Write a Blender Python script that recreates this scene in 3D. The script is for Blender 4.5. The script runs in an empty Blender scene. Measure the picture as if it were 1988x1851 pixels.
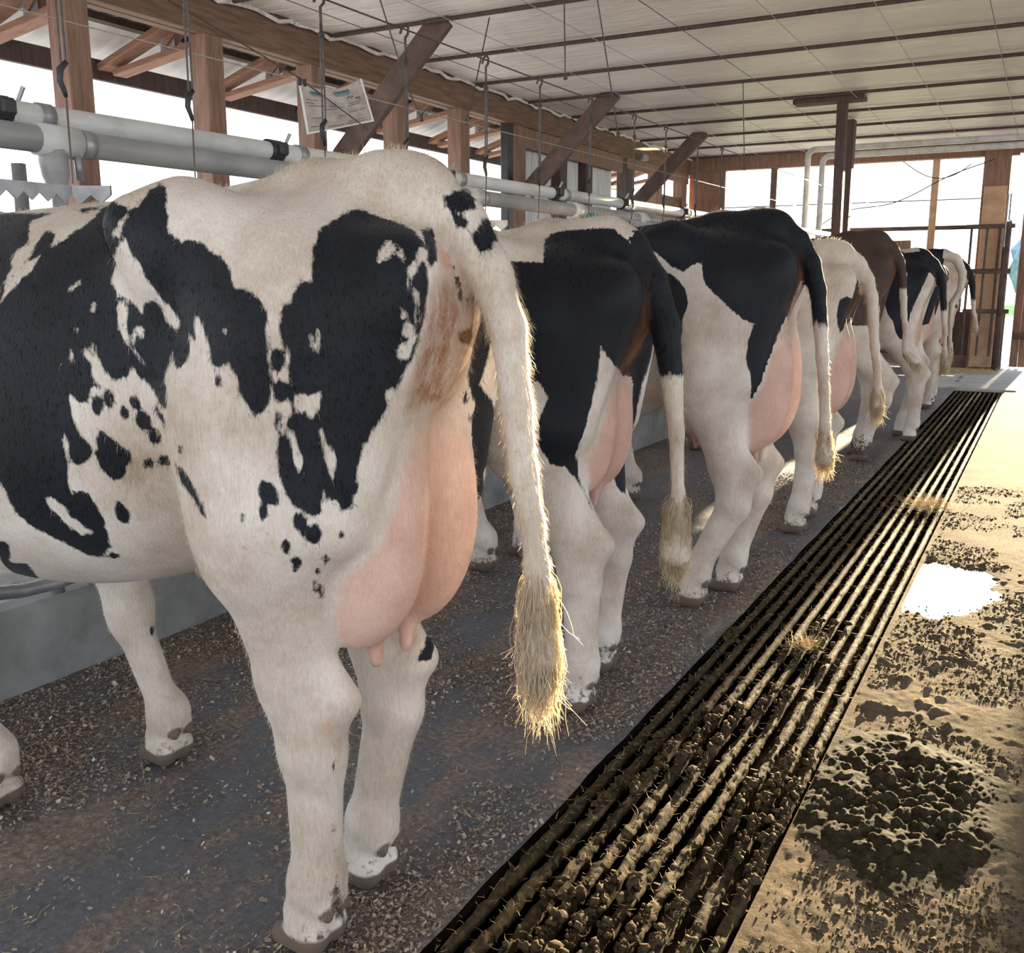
import bpy, math, random
import numpy as np
from mathutils import Vector, Matrix

random.seed(7)
RNG = np.random.default_rng(11)
scene = bpy.context.scene
PI = math.pi

# ------------------------------------------------------------------ camera
FPX, IW, IH = 1900.0, 1988.0, 1851.0
PITCH = math.atan(375.0 / FPX)
YAW = math.atan(1056.0 / math.hypot(FPX, 375.0))
cam_d = bpy.data.cameras.new('camera')
cam = bpy.data.objects.new('camera', cam_d)
scene.collection.objects.link(cam)
cam_d.sensor_fit = 'HORIZONTAL'
cam_d.sensor_width = 36.0
cam_d.lens = FPX / IW * 36.0
cam_d.clip_start = 0.02
cam_d.clip_end = 500
cam.location = (0, 0, 1.25)
cam.rotation_euler = (PI / 2 - PITCH, 0, YAW)
scene.camera = cam

# ------------------------------------------------------------------ light
SUN_ELEV = math.radians(7.3)
SUN_AZ = math.radians(2.1)            # to the right of the barn axis (+Y)
world = bpy.data.worlds.new('sky')
scene.world = world
world.use_nodes = True
wn = world.node_tree
wn.nodes.clear()
w_out = wn.nodes.new('ShaderNodeOutputWorld')
w_bg = wn.nodes.new('ShaderNodeBackground')
w_tc = wn.nodes.new('ShaderNodeTexCoord')
w_sep = wn.nodes.new('ShaderNodeSeparateXYZ')
w_ramp = wn.nodes.new('ShaderNodeValToRGB')
w_ramp.color_ramp.elements[0].position = 0.0
w_ramp.color_ramp.elements[0].color = (0.93, 0.96, 1.0, 1)
w_ramp.color_ramp.elements[1].position = 0.45
w_ramp.color_ramp.elements[1].color = (0.60, 0.78, 1.0, 1)
wn.links.new(w_tc.outputs['Generated'], w_sep.inputs[0])
wn.links.new(w_sep.outputs['Z'], w_ramp.inputs[0])
wn.links.new(w_ramp.outputs[0], w_bg.inputs['Color'])
w_bg.inputs['Strength'].default_value = 3.2
wn.links.new(w_bg.outputs[0], w_out.inputs['Surface'])

sun_d = bpy.data.lights.new('sun', 'SUN')
sun_d.energy = 34.0
sun_d.angle = math.radians(0.6)
sun_d.color = (1.0, 0.81, 0.52)
sun = bpy.data.objects.new('sun', sun_d)
scene.collection.objects.link(sun)
sd = Vector((-math.sin(SUN_AZ) * math.cos(SUN_ELEV), -math.cos(SUN_AZ) * math.cos(SUN_ELEV), -math.sin(SUN_ELEV)))
sun.rotation_euler = sd.to_track_quat('-Z', 'Y').to_euler()
sun.location = (1, 20, 6)

scene.view_settings.view_transform = 'Standard'
scene.view_settings.look = 'None'
scene.view_settings.gamma = 1.0
scene.view_settings.use_curve_mapping = False
scene.view_settings.exposure = 0.3

# ------------------------------------------------------------------ helpers
COL = scene.collection


def mk(name, me, parent=None, label=None, cat=None, group=None, kind=None, mat=None, smooth=False):
    o = bpy.data.objects.new(name, me)
    COL.objects.link(o)
    if mat is not None and me is not None and len(me.materials) == 0:
        me.materials.append(mat)
    if parent is not None:
        o.parent = parent
    if label:
        o['label'] = label
    if cat:
        o['category'] = cat
    if group:
        o['group'] = group
    if kind:
        o['kind'] = kind
    if smooth and me is not None:
        me.polygons.foreach_set('use_smooth', [True] * len(me.polygons))
    return o


def thing(name, loc, label=None, cat=None, group=None, kind=None, parent=None):
    o = bpy.data.objects.new(name, None)
    o.empty_display_size = 0.1
    COL.objects.link(o)
    o.location = loc
    if parent:
        o.parent = parent
    if label:
        o['label'] = label
    if cat:
        o['category'] = cat
    if group:
        o['group'] = group
    if kind:
        o['kind'] = kind
    return o


def world_loc(o):
    v = Vector((0, 0, 0))
    while o is not None:
        v += o.location
        o = o.parent
    return v


class MB:
    """collects shapes given in world coordinates, builds ONE mesh object"""

    def __init__(self):
        self.v = []
        self.f = []

    def add(self, vs, fs):
        n = len(self.v)
        self.v.extend([tuple(p) for p in vs])
        self.f.extend([tuple(i + n for i in f) for f in fs])
        return self

    def box(self, c, s, rot=None, bevel=0.0):
        hx, hy, hz = s[0] / 2, s[1] / 2, s[2] / 2
        if bevel <= 0:
            vs = [Vector((x * hx, y * hy, z * hz)) for x in (-1, 1) for y in (-1, 1) for z in (-1, 1)]
            fs = [(0, 1, 3, 2), (4, 6, 7, 5), (0, 4, 5, 1), (2, 3, 7, 6), (0, 2, 6, 4), (1, 5, 7, 3)]
        else:
            b = min(bevel, hx * .9, hy * .9, hz * .9)
            vs = []
            idx = {}
            for x in (-1, 1):
                for y in (-1, 1):
                    for z in (-1, 1):
                        for a in range(3):
                            d = [hx - b, hy - b, hz - b]
                            d[a] = (hx, hy, hz)[a]
                            idx[(x, y, z, a)] = len(vs)
                            vs.append(Vector((x * d[0], y * d[1], z * d[2])))
            fs = []
            for s_ in (-1, 1):
                fs.append([idx[(s_, y, z, 0)] for y, z in ((-1, -1), (1, -1), (1, 1), (-1, 1))][::s_])
                fs.append([idx[(x, s_, z, 1)] for x, z in ((-1, -1), (-1, 1), (1, 1), (1, -1))][::s_])
                fs.append([idx[(x, y, s_, 2)] for x, y in ((-1, -1), (1, -1), (1, 1), (-1, 1))][::s_])
            for a in (-1, 1):
                for c_ in (-1, 1):
                    fs.append([idx[(a, c_, -1, 0)], idx[(a, c_, 1, 0)], idx[(a, c_, 1, 1)], idx[(a, c_, -1, 1)]])
                    fs.append([idx[(a, -1, c_, 0)], idx[(a, 1, c_, 0)], idx[(a, 1, c_, 2)], idx[(a, -1, c_, 2)]])
                    fs.append([idx[(-1, a, c_, 1)], idx[(1, a, c_, 1)], idx[(1, a, c_, 2)], idx[(-1, a, c_, 2)]])
            for x in (-1, 1):
                for y in (-1, 1):
                    for z in (-1, 1):
                        fs.append([idx[(x, y, z, 0)], idx[(x, y, z, 1)], idx[(x, y, z, 2)]])
        c = Vector(c)
        if rot is not None:
            vs = [rot @ v for v in vs]
        return self.add([v + c for v in vs], fs)

    def beam(self, a, b, w, h, up=(0, 0, 1), bevel=0.004):
        a, b = Vector(a), Vector(b)
        d = b - a
        L = d.length
        z = d / L
        x = z.cross(Vector(up))
        if x.length < 1e-4:
            x = Vector((1, 0, 0))
        x.normalize()
        y = z.cross(x)
        R = Matrix((x, y, z)).transposed()
        return self.box((a + b) / 2, (w, h, L), R, bevel)

    def tube(self, pts, r, n=8, cap=True):
        pts = [Vector(p) for p in pts]
        m = len(pts)
        rs = r if isinstance(r, (list, tuple)) else [r] * m
        rings = []
        prev = None
        for i, p in enumerate(pts):
            t = (pts[min(i + 1, m - 1)] - pts[max(i - 1, 0)]).normalized()
            if prev is None:
                u = t.orthogonal().normalized()
            else:
                u = (prev - t * prev.dot(t))
                u = u.normalized() if u.length > 1e-6 else t.orthogonal().normalized()
            prev = u
            w = t.cross(u)
            rings.append([p + (u * math.cos(2 * PI * k / n) + w * math.sin(2 * PI * k / n)) * rs[i] for k in range(n)])
        vs = [q for ring in rings for q in ring]
        fs = []
        for i in range(m - 1):
            for k in range(n):
                k2 = (k + 1) % n
                fs.append((i * n + k, i * n + k2, (i + 1) * n + k2, (i + 1) * n + k))
        if cap:
            fs.append(tuple(range(n))[::-1])
            fs.append(tuple((m - 1) * n + k for k in range(n)))
        return self.add(vs, fs)

    def build(self, name, mat, parent=None, smooth=False, **kw):
        off = world_loc(parent) if parent is not None else Vector((0, 0, 0))
        me = bpy.data.meshes.new(name)
        me.from_pydata([(p[0] - off[0], p[1] - off[1], p[2] - off[2]) for p in self.v], [], self.f)
        me.update()
        return mk(name, me, parent, mat=mat, smooth=smooth, **kw)


# ------------------------------------------------------------------ materials
MATS = {}


def new_mat(name):
    m = bpy.data.materials.new(name)
    m.use_nodes = True
    nt = m.node_tree
    nt.nodes.clear()
    out = nt.nodes.new('ShaderNodeOutputMaterial')
    b = nt.nodes.new('ShaderNodeBsdfPrincipled')
    nt.links.new(b.outputs[0], out.inputs[0])
    MATS[name] = m
    return m, nt, b


def N(nt, t, **kw):
    n = nt.nodes.new(t)
    for k, v in kw.items():
        if hasattr(n, k):
            setattr(n, k, v)
        else:
            n.inputs[k].default_value = v
    return n


def ramp(nt, src, stops):
    r = nt.nodes.new('ShaderNodeValToRGB')
    el = r.color_ramp.elements
    while len(el) < len(stops):
        el.new(0.5)
    for e, (p, c) in zip(el, stops):
        e.position = p
        e.color = (*c, 1) if len(c) == 3 else c
    nt.links.new(src, r.inputs[0])
    return r.outputs[0]


def noisy(name, stops, scale=5.0, stretch=(1, 1, 1), rough=0.7, bump=0.2, bdist=0.01, detail=6, metal=0.0, bscale=None, coords='Object', spec=0.5):
    m, nt, b = new_mat(name)
    tc = N(nt, 'ShaderNodeTexCoord')
    mp = N(nt, 'ShaderNodeMapping')
    mp.inputs['Scale'].default_value = stretch
    nt.links.new(tc.outputs[coords], mp.inputs[0])
    nz = N(nt, 'ShaderNodeTexNoise', Scale=scale, Detail=detail, Roughness=0.6)
    nt.links.new(mp.outputs[0], nz.inputs['Vector'])
    c = ramp(nt, nz.outputs[0], stops)
    nt.links.new(c, b.inputs['Base Color'])
    b.inputs['Roughness'].default_value = rough
    b.inputs['Metallic'].default_value = metal
    b.inputs['Specular IOR Level'].default_value = spec
    if bump > 0:
        nb = N(nt, 'ShaderNodeTexNoise', Scale=bscale or scale * 3, Detail=6, Roughness=0.65)
        nt.links.new(mp.outputs[0], nb.inputs['Vector'])
        bp = N(nt, 'ShaderNodeBump', Strength=bump, Distance=bdist)
        nt.links.new(nb.outputs[0], bp.inputs['Height'])
        nt.links.new(bp.outputs[0], b.inputs['Normal'])
    return m


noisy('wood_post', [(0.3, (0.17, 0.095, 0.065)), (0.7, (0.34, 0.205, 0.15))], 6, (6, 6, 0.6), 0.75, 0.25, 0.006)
noisy('wood_beam', [(0.3, (0.12, 0.068, 0.045)), (0.7, (0.25, 0.15, 0.10))], 6, (6, 0.6, 6), 0.75, 0.25, 0.006)
noisy('wood_truss', [(0.3, (0.20, 0.10, 0.065)), (0.7, (0.38, 0.20, 0.135))], 6, (0.8, 6, 6), 0.75, 0.2, 0.006)
noisy('wood_brace', [(0.3, (0.085, 0.055, 0.047)), (0.7, (0.19, 0.125, 0.105))], 6, (1, 6, 1), 0.75, 0.2, 0.006)
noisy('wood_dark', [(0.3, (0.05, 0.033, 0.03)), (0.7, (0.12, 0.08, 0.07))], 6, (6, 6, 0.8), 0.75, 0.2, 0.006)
noisy('wood_pale', [(0.3, (0.42, 0.27, 0.17)), (0.7, (0.62, 0.43, 0.29))], 6, (1, 1, 1), 0.75, 0.2, 0.006)
noisy('roof_white', [(0.3, (0.60, 0.60, 0.62)), (0.7, (0.74, 0.74, 0.75))], 3, (1, 1, 1), 0.5, 0.05, 0.004)
noisy('steel_sheet', [(0.3, (0.45, 0.46, 0.45)), (0.7, (0.72, 0.72, 0.69))], 3, (3, 3, 0.4), 0.45, 0.05, 0.004, metal=0.2)
noisy('pipe_white', [(0.3, (0.46, 0.45, 0.42)), (0.5, (0.62, 0.62, 0.60)), (0.75, (0.72, 0.73, 0.72))], 7, (1, 0.5, 1), 0.4, 0.1, 0.003)
noisy('pipe_grey', [(0.3, (0.20, 0.21, 0.22)), (0.7, (0.38, 0.37, 0.35))], 7, (1, 0.5, 1), 0.4, 0.1, 0.003)
noisy('galvanised', [(0.3, (0.22, 0.22, 0.23)), (0.7, (0.42, 0.42, 0.43))], 12, (1, 1, 1), 0.45, 0.1, 0.003, metal=0.5)
noisy('rubber_black', [(0.3, (0.01, 0.01, 0.012)), (0.7, (0.04, 0.04, 0.042))], 12, (1, 1, 1), 0.5, 0.1, 0.002)
noisy('wire_steel', [(0.3, (0.045, 0.038, 0.036)), (0.7, (0.13, 0.11, 0.10))], 30, (1, 1, 1), 0.5, 0.0, metal=0.3)
noisy('wire_pale', [(0.3, (0.32, 0.28, 0.24)), (0.7, (0.5, 0.45, 0.4))], 30, (1, 1, 1), 0.6, 0.0)
noisy('gate_rust', [(0.3, (0.06, 0.04, 0.035)), (0.7, (0.16, 0.11, 0.09))], 9, (1, 1, 1), 0.7, 0.2, 0.004, metal=0.2)
noisy('teal_plastic', [(0.3, (0.02, 0.13, 0.16)), (0.7, (0.04, 0.22, 0.26))], 9, (1, 1, 1), 0.35, 0.0)
noisy('concrete', [(0.3, (0.17, 0.17, 0.165)), (0.7, (0.33, 0.33, 0.32))], 5, (1, 1, 1), 0.8, 0.35, 0.01)
noisy('concrete_pale', [(0.3, (0.30, 0.29, 0.27)), (0.7, (0.48, 0.46, 0.43))], 5, (1, 1, 1), 0.8, 0.35, 0.01)
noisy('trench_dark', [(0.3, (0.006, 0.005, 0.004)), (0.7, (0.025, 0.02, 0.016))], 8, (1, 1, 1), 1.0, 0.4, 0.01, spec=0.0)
noisy('hay', [(0.3, (0.42, 0.31, 0.14)), (0.7, (0.75, 0.60, 0.32))], 20, (1, 1, 1), 0.8, 0.0)
noisy('grass', [(0.3, (0.13, 0.20, 0.03)), (0.7, (0.24, 0.33, 0.06))], 2, (1, 1, 1), 0.9, 0.3, 0.03)
noisy('tree_hazed', [(0.3, (0.10, 0.15, 0.20)), (0.7, (0.20, 0.27, 0.33))], 4, (1, 1, 1), 0.9, 0.3, 0.05)  # blue distance haze is mixed into the crown colour
noisy('dirt_yard', [(0.3, (0.38, 0.34, 0.30)), (0.7, (0.52, 0.47, 0.42))], 4, (1, 1, 1), 0.9, 0.3, 0.02)


# ceiling film: creased white plastic
def ceiling_mat():
    m, nt, b = new_mat('ceiling_film')
    tc = N(nt, 'ShaderNodeTexCoord')
    mp = N(nt, 'ShaderNodeMapping')
    mp.inputs['Rotation'].default_value = (0, 0, 0.5)
    mp.inputs['Scale'].default_value = (1.0, 5.0, 1)
    nt.links.new(tc.outputs['Object'], mp.inputs[0])
    n1 = N(nt, 'ShaderNodeTexNoise', Scale=2.2, Detail=5, Roughness=0.55, Distortion=0.6)
    nt.links.new(mp.outputs[0], n1.inputs['Vector'])
    n2 = N(nt, 'ShaderNodeTexNoise', Scale=1.3, Detail=4)
    nt.links.new(tc.outputs['Object'], n2.inputs['Vector'])
    c = ramp(nt, n2.outputs[0], [(0.3, (0.80, 0.745, 0.70)), (0.7, (0.93, 0.89, 0.86))])
    nt.links.new(c, b.inputs['Base Color'])
    b.inputs['Roughness'].default_value = 0.42
    bp = N(nt, 'ShaderNodeBump', Strength=0.9, Distance=0.09)
    nt.links.new(n1.outputs[0], bp.inputs['Height'])
    nt.links.new(bp.outputs[0], b.inputs['Normal'])
    return m


ceiling_mat()


def floor_mats():
    # stall floor: damp grey-brown mat dusted with sawdust
    m, nt, b = new_mat('stall_floor')
    tc = N(nt, 'ShaderNodeTexCoord')
    n1 = N(nt, 'ShaderNodeTexNoise', Scale=2.2, Detail=6, Roughness=0.65)
    n2 = N(nt, 'ShaderNodeTexNoise', Scale=55, Detail=8, Roughness=0.75)
    mp = N(nt, 'ShaderNodeMapping')
    mp.inputs['Scale'].default_value = (2.0, 0.8, 1)
    mp.inputs['Rotation'].default_value = (0, 0, 0.4)
    nt.links.new(tc.outputs['Object'], mp.inputs[0])
    nt.links.new(mp.outputs[0], n1.inputs['Vector'])
    nt.links.new(tc.outputs['Object'], n2.inputs['Vector'])
    wet = ramp(nt, n2.outputs[0], [(0.3, (0.085, 0.087, 0.095)), (0.7, (0.19, 0.192, 0.205))])
    dust = ramp(nt, n2.outputs[0], [(0.28, (0.075, 0.056, 0.046)), (0.5, (0.24, 0.185, 0.152)), (0.72, (0.48, 0.39, 0.32))])
    msk = ramp(nt, n1.outputs[0], [(0.45, (0, 0, 0)), (0.60, (1, 1, 1))])
    mx = N(nt, 'ShaderNodeMix', data_type='RGBA')
    nt.links.new(msk, mx.inputs[0])
    nt.links.new(wet, mx.inputs[6])
    nt.links.new(dust, mx.inputs[7])
    nt.links.new(mx.outputs[2], b.inputs['Base Color'])
    b.inputs['Specular IOR Level'].default_value = 0.3
    rg = ramp(nt, n1.outputs[0], [(0.4, (0.5,) * 3), (0.6, (0.9,) * 3)])
    nt.links.new(rg, b.inputs['Roughness'])
    bp = N(nt, 'ShaderNodeBump', Strength=0.6, Distance=0.012)
    nt.links.new(n2.outputs[0], bp.inputs['Height'])
    nt.links.new(bp.outputs[0], b.inputs['Normal'])
    # alley: manure-smeared concrete
    m, nt, b = new_mat('alley_floor')
    tc = N(nt, 'ShaderNodeTexCoord')
    n1 = N(nt, 'ShaderNodeTexNoise', Scale=3.0, Detail=6, Roughness=0.65)
    n2 = N(nt, 'ShaderNodeTexNoise', Scale=95, Detail=8, Roughness=0.75)
    nt.links.new(tc.outputs['Object'], n1.inputs['Vector'])
    nt.links.new(tc.outputs['Object'], n2.inputs['Vector'])
    c1 = ramp(nt, n2.outputs[0], [(0.3, (0.10, 0.077, 0.05)), (0.7, (0.27, 0.21, 0.14))])
    c2 = ramp(nt, n2.outputs[0], [(0.3, (0.19, 0.15, 0.10)), (0.7, (0.42, 0.335, 0.235))])
    msk = ramp(nt, n1.outputs[0], [(0.38, (0, 0, 0)), (0.62, (1, 1, 1))])
    mx = N(nt, 'ShaderNodeMix', data_type='RGBA')
    nt.links.new(msk, mx.inputs[0])
    nt.links.new(c1, mx.inputs[6])
    nt.links.new(c2, mx.inputs[7])
    nt.links.new(mx.outputs[2], b.inputs['Base Color'])
    b.inputs['Roughness'].default_value = 0.85
    b.inputs['Specular IOR Level'].default_value = 0.012
    bp = N(nt, 'ShaderNodeBump', Strength=1.0, Distance=0.016)
    nt.links.new(n2.outputs[0], bp.inputs['Height'])
    nt.links.new(bp.outputs[0], b.inputs['Normal'])
    # manure
    for nm, lo, hi, ro in (('manure', (0.014, 0.012, 0.0075), (0.075, 0.06, 0.034), 0.85),
                           ('bar_crust', (0.016, 0.012, 0.0075), (0.135, 0.098, 0.054), 0.75)):
        m, nt, b = new_mat(nm)
        tc = N(nt, 'ShaderNodeTexCoord')
        n2 = N(nt, 'ShaderNodeTexNoise', Scale=45, Detail=8, Roughness=0.7)
        nt.links.new(tc.outputs['Object'], n2.inputs['Vector'])
        nt.links.new(ramp(nt, n2.outputs[0], [(0.3, lo), (0.7, hi)]), b.inputs['Base Color'])
        b.inputs['Roughness'].default_value = ro
        b.inputs['Specular IOR Level'].default_value = 0.04 if nm == 'manure' else 0.03
        bp = N(nt, 'ShaderNodeBump', Strength=0.7, Distance=0.008)
        nt.links.new(n2.outputs[0], bp.inputs['Height'])
        nt.links.new(bp.outputs[0], b.inputs['Normal'])
    # puddle
    m, nt, b = new_mat('puddle_water')
    b.inputs['Base Color'].default_value = (0.03, 0.026, 0.02, 1)
    b.inputs['Roughness'].default_value = 0.3
    b.inputs['IOR'].default_value = 1.33
    n2 = N(nt, 'ShaderNodeTexNoise', Scale=14, Detail=3)
    bp = N(nt, 'ShaderNodeBump', Strength=0.08, Distance=0.004)
    nt.links.new(n2.outputs[0], bp.inputs['Height'])
    nt.links.new(bp.outputs[0], b.inputs['Normal'])


floor_mats()


def chip_mat():
    m, nt, b = new_mat('sawdust')
    g = N(nt, 'ShaderNodeAttribute', attribute_name='tint')
    nt.links.new(ramp(nt, g.outputs['Fac'], [(0.0, (0.13, 0.095, 0.07)), (0.5, (0.36, 0.275, 0.21)), (0.9, (0.58, 0.47, 0.37)), (1.0, (0.78, 0.72, 0.64))]), b.inputs['Base Color'])
    b.inputs['Roughness'].default_value = 0.85


chip_mat()


# numpy value noise -------------------------------------------------------
def vnoise(x, y, seed=0):
    r = np.random.default_rng(seed).random((256, 256)).astype(np.float32)
    xi = np.floor(x).astype(int)
    yi = np.floor(y).astype(int)
    fx = x - xi
    fy = y - yi
    fx = fx * fx * (3 - 2 * fx)
    fy = fy * fy * (3 - 2 * fy)
    a = r[xi & 255, yi & 255]
    b = r[(xi + 1) & 255, yi & 255]
    c = r[xi & 255, (yi + 1) & 255]
    d = r[(xi + 1) & 255, (yi + 1) & 255]
    return (a * (1 - fx) + b * fx) * (1 - fy) + (c * (1 - fx) + d * fx) * fy


def fbm(x, y, seed=0, oct=4):
    s = 0
    a = 0.5
    for o in range(oct):
        s = s + a * vnoise(x * 2 ** o, y * 2 ** o, seed + o)
        a *= 0.5
    return s


def grid_mesh(name, xs, ys, zf):
    X, Y = np.meshgrid(xs, ys, indexing='ij')
    Z = zf(X, Y)
    nx, ny = len(xs), len(ys)
    v = np.stack([X, Y, Z], -1).reshape(-1, 3)
    i = np.arange(nx * ny).reshape(nx, ny)
    q = np.stack([i[:-1, :-1], i[1:, :-1], i[1:, 1:], i[:-1, 1:]], -1).reshape(-1, 4)
    return np_mesh(name, v, q)


def np_mesh(name, v, q, smooth=True):
    me = bpy.data.meshes.new(name)
    k = q.shape[1]
    me.vertices.add(len(v))
    me.vertices.foreach_set('co', np.asarray(v, np.float32).ravel())
    me.loops.add(q.size)
    me.loops.foreach_set('vertex_index', np.asarray(q, np.int32).ravel())
    me.polygons.add(len(q))
    me.polygons.foreach_set('loop_start', np.arange(0, q.size, k, dtype=np.int32))
    me.polygons.foreach_set('loop_total', np.full(len(q), k, np.int32))
    me.polygons.foreach_set('use_smooth', np.full(len(q), smooth))
    me.update(calc_edges=True)
    return me

# ================================================================== structure
GL, GR = -0.94, -0.43            # gutter edges
XW, ZC, YE = -5.4, 3.25, 16.0    # side wall, ceiling, end wall
M = MATS


def alley_h(X, Y):
    near = np.clip((8.0 - Y) / 5.0, 0.25, 1)
    h = 0.0065 * (fbm(X * 40, Y * 30, 3, 3) - 0.45)
    l = np.clip(fbm(X * 26 + 9, Y * 19, 21, 3) - 0.53, 0, 1) * 0.085
    clumps = np.clip(fbm(X * 3.2, Y * 2.4, 41, 3) - 0.36, 0, 0.3) / 0.3
    # a cow pat flopped on the concrete beside the grate
    d = np.sqrt(((X + 0.24) / 0.27) ** 2 + ((Y - 2.40) / 0.40) ** 2) + 0.35 * (fbm(X * 9, Y * 9, 61, 3) - 0.45)
    pat = np.clip(1.15 - d, 0, 1)
    pat = pat * 0.004
    # puddle hollow
    pd = np.sqrt(((X + 0.30) / 0.21) ** 2 + ((Y - 4.30) / 0.40) ** 2) + 0.9 * (fbm(X * 9, Y * 6, 93, 3) - 0.45)
    fade = np.clip((pd - 0.7) / 0.6, 0, 1)
    edge = np.clip((X - GR) / 0.02, 0, 1)
    return ((h + l * clumps) * near * fade + pat) * edge - 0.014 * (1 - fade) * edge


def stall_h(X, Y):
    h = 0.012 * (fbm(X * 3, Y * 3, 5, 3) - 0.45) + 0.006 * (fbm(X * 24, Y * 24, 15, 3) - 0.45)
    lip = np.exp(-((X - GL + 0.06) / 0.07) ** 2) * 0.03 * fbm(X * 7, Y * 5, 25, 3)
    return h + lip


fl_stall = mk('floor_stall', grid_mesh('floor_stall', np.linspace(-2.72, GL, 110), np.concatenate([np.linspace(-3, 0.6, 20), np.linspace(0.62, 7, 380), np.linspace(7.1, YE, 60)]), stall_h), mat=M['stall_floor'], kind='structure')
fl_alley = mk('floor_alley', grid_mesh('floor_alley', np.concatenate([np.linspace(GR, 0.5, 165), np.linspace(0.55, 6, 30)]), np.concatenate([np.linspace(-8, 1.1, 30), np.linspace(1.106, 5.2, 640), np.linspace(5.23, YE + .4, 220)]), alley_h), mat=M['alley_floor'], kind='structure')
b = MB()
b.box((0, -5.5, -0.06), (1.9, 5, 0.1))
MB().box(((GL - 2.72) / 2, -5.5, -0.05), (GL + 2.72, 5, 0.1)).build('floor_back', M['stall_floor'], kind='structure')
# trench under the grate
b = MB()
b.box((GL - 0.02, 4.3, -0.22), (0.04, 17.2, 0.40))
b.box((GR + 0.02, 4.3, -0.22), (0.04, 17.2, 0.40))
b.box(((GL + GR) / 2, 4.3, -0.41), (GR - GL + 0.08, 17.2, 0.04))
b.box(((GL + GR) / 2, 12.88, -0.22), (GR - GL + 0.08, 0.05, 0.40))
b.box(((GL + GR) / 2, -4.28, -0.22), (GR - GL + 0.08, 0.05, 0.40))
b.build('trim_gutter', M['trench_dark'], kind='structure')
# cross walk at the end of the gutter
MB().box(((GL + GR) / 2 - 0.1, 14.6, -0.05), (GR - GL + 0.5, 3.4, 0.13), bevel=0.02).build('floor_crossing', M['concrete_pale'], kind='structure')
# manger floor and curb
MB().box((-4.1, 4, -0.02), (2.6, 24.8, 0.22)).build('floor_manger', M['concrete_pale'], kind='structure')
cb = MB()
cb.box((-2.76, 4, 0.10), (0.13, 24.8, 0.34), bevel=0.025)
cb.build('trim_curb', M['concrete'], kind='structure')
# outdoors
MB().box((0, 50, -0.06), (160, 67, 0.02)).build('ground_field', M['grass'], kind='structure')
MB().box((-30, -10, -0.07), (49, 60, 0.02)).build('ground_yard', M['dirt_yard'], kind='structure')
MB().box((0, 19.9, -0.045), (40, 7.2, 0.04)).build('ground_apron', M['dirt_yard'], kind='structure')

# ceiling ------------------------------------------------------------
def ceil_h(X, Y):
    return ZC + 0.03 * (fbm(X * 0.9, Y * 0.9, 8, 3) - 0.45) - 0.018 * np.sin((Y - 6.75) / 1.13 * 2 * PI) ** 2


ceil = mk('ceiling', grid_mesh('ceiling', np.linspace(XW + 0.05, 6.2, 70), np.linspace(-8, YE, 200), ceil_h), mat=M['ceiling_film'], kind='structure')
MB().box((0.4, 4, ZC + 0.45), (11.6, 24.6, 0.06)).build('ceiling_deck', M['wood_dark'], kind='structure')
for k in range(14):
    y = 6.75 + (k - 5) * 1.13
    MB().tube([(XW + 0.08, y, ZC - 0.03), (6.0, y, ZC - 0.03)], 0.017, 6).build('strap', M['wood_dark'], ceil)
for k in range(10):
    x = -4.95 + k * 0.72
    MB().tube([(x, -4, ZC - 0.052), (x + 0.06, 5, ZC - 0.06), (x, YE - 0.1, ZC - 0.052)], 0.0032, 5).build('tie_wire', M['wire_pale'] if k % 3 else M['wire_steel'], ceil)

# side wall ----------------------------------------------------------
wl = thing('wall_left', (XW, 4, 0), kind='structure')
POSTS = [-1.4, -0.25, 0.9, 2.05, 3.2, 4.36, 5.5, 6.64, 7.82, 8.93, 10.14, 11.24, 12.0, 13.4, 14.6, 15.75]
for i, y in enumerate(POSTS):
    w = 0.17 if i < 10 else 0.2
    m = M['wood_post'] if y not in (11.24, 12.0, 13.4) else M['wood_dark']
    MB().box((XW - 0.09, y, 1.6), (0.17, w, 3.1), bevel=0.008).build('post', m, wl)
MB().box((XW - 0.04, 4.0, 3.12), (0.09, 25, 0.29), bevel=0.006).build('header_beam', M['wood_beam'], wl)
MB().box((XW - 0.14, 4.0, 3.12), (0.09, 25, 0.29), bevel=0.006).build('header_beam', M['wood_beam'], wl)
MB().box((XW - 0.08, 4.0, 0.45), (0.12, 25, 0.75)).build('low_wall', M['concrete'], wl)
# film edge batten: pale crumpled lip of the plastic along the header
bt = MB()
pts = []
for k in range(160):
    y = -4 + k * 0.125
    pts.append((XW + 0.045 + 0.012 * math.sin(k * 2.1), y, ZC - 0.03 + 0.014 * math.sin(k * 1.3) + 0.01 * math.sin(k * 3.7)))
bt.tube(pts, 0.016, 6).build('film_edge', M['ceiling_film'], ceil)
# dark track and solid bays further along
MB().box((XW - 0.06, 9.9, 1.9), (0.10, 0.13, 2.2), bevel=0.01).build('door_track', M['rubber_black'], wl)


def sheet(y0, y1, z0, z1):
    n = max(2, int((y1 - y0) / 0.075))
    vs, fs = [], []
    for k in range(n * 4 + 1):
        y = y0 + (y1 - y0) * k / (n * 4)
        dx = (0, 0.018, 0.018, 0)[k % 4]
        vs += [(XW - 0.12 + dx, y, z0), (XW - 0.12 + dx, y, z1)]
    for k in range(n * 4):
        fs.append((2 * k, 2 * k + 2, 2 * k + 3, 2 * k + 1))
    m_ = MB().add(vs, fs)
    m_.box((XW - 0.15, (y0 + y1) / 2, (z0 + z1) / 2), (0.02, y1 - y0, z1 - z0))
    return m_.build('steel_panel', M['steel_sheet'], wl)


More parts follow.
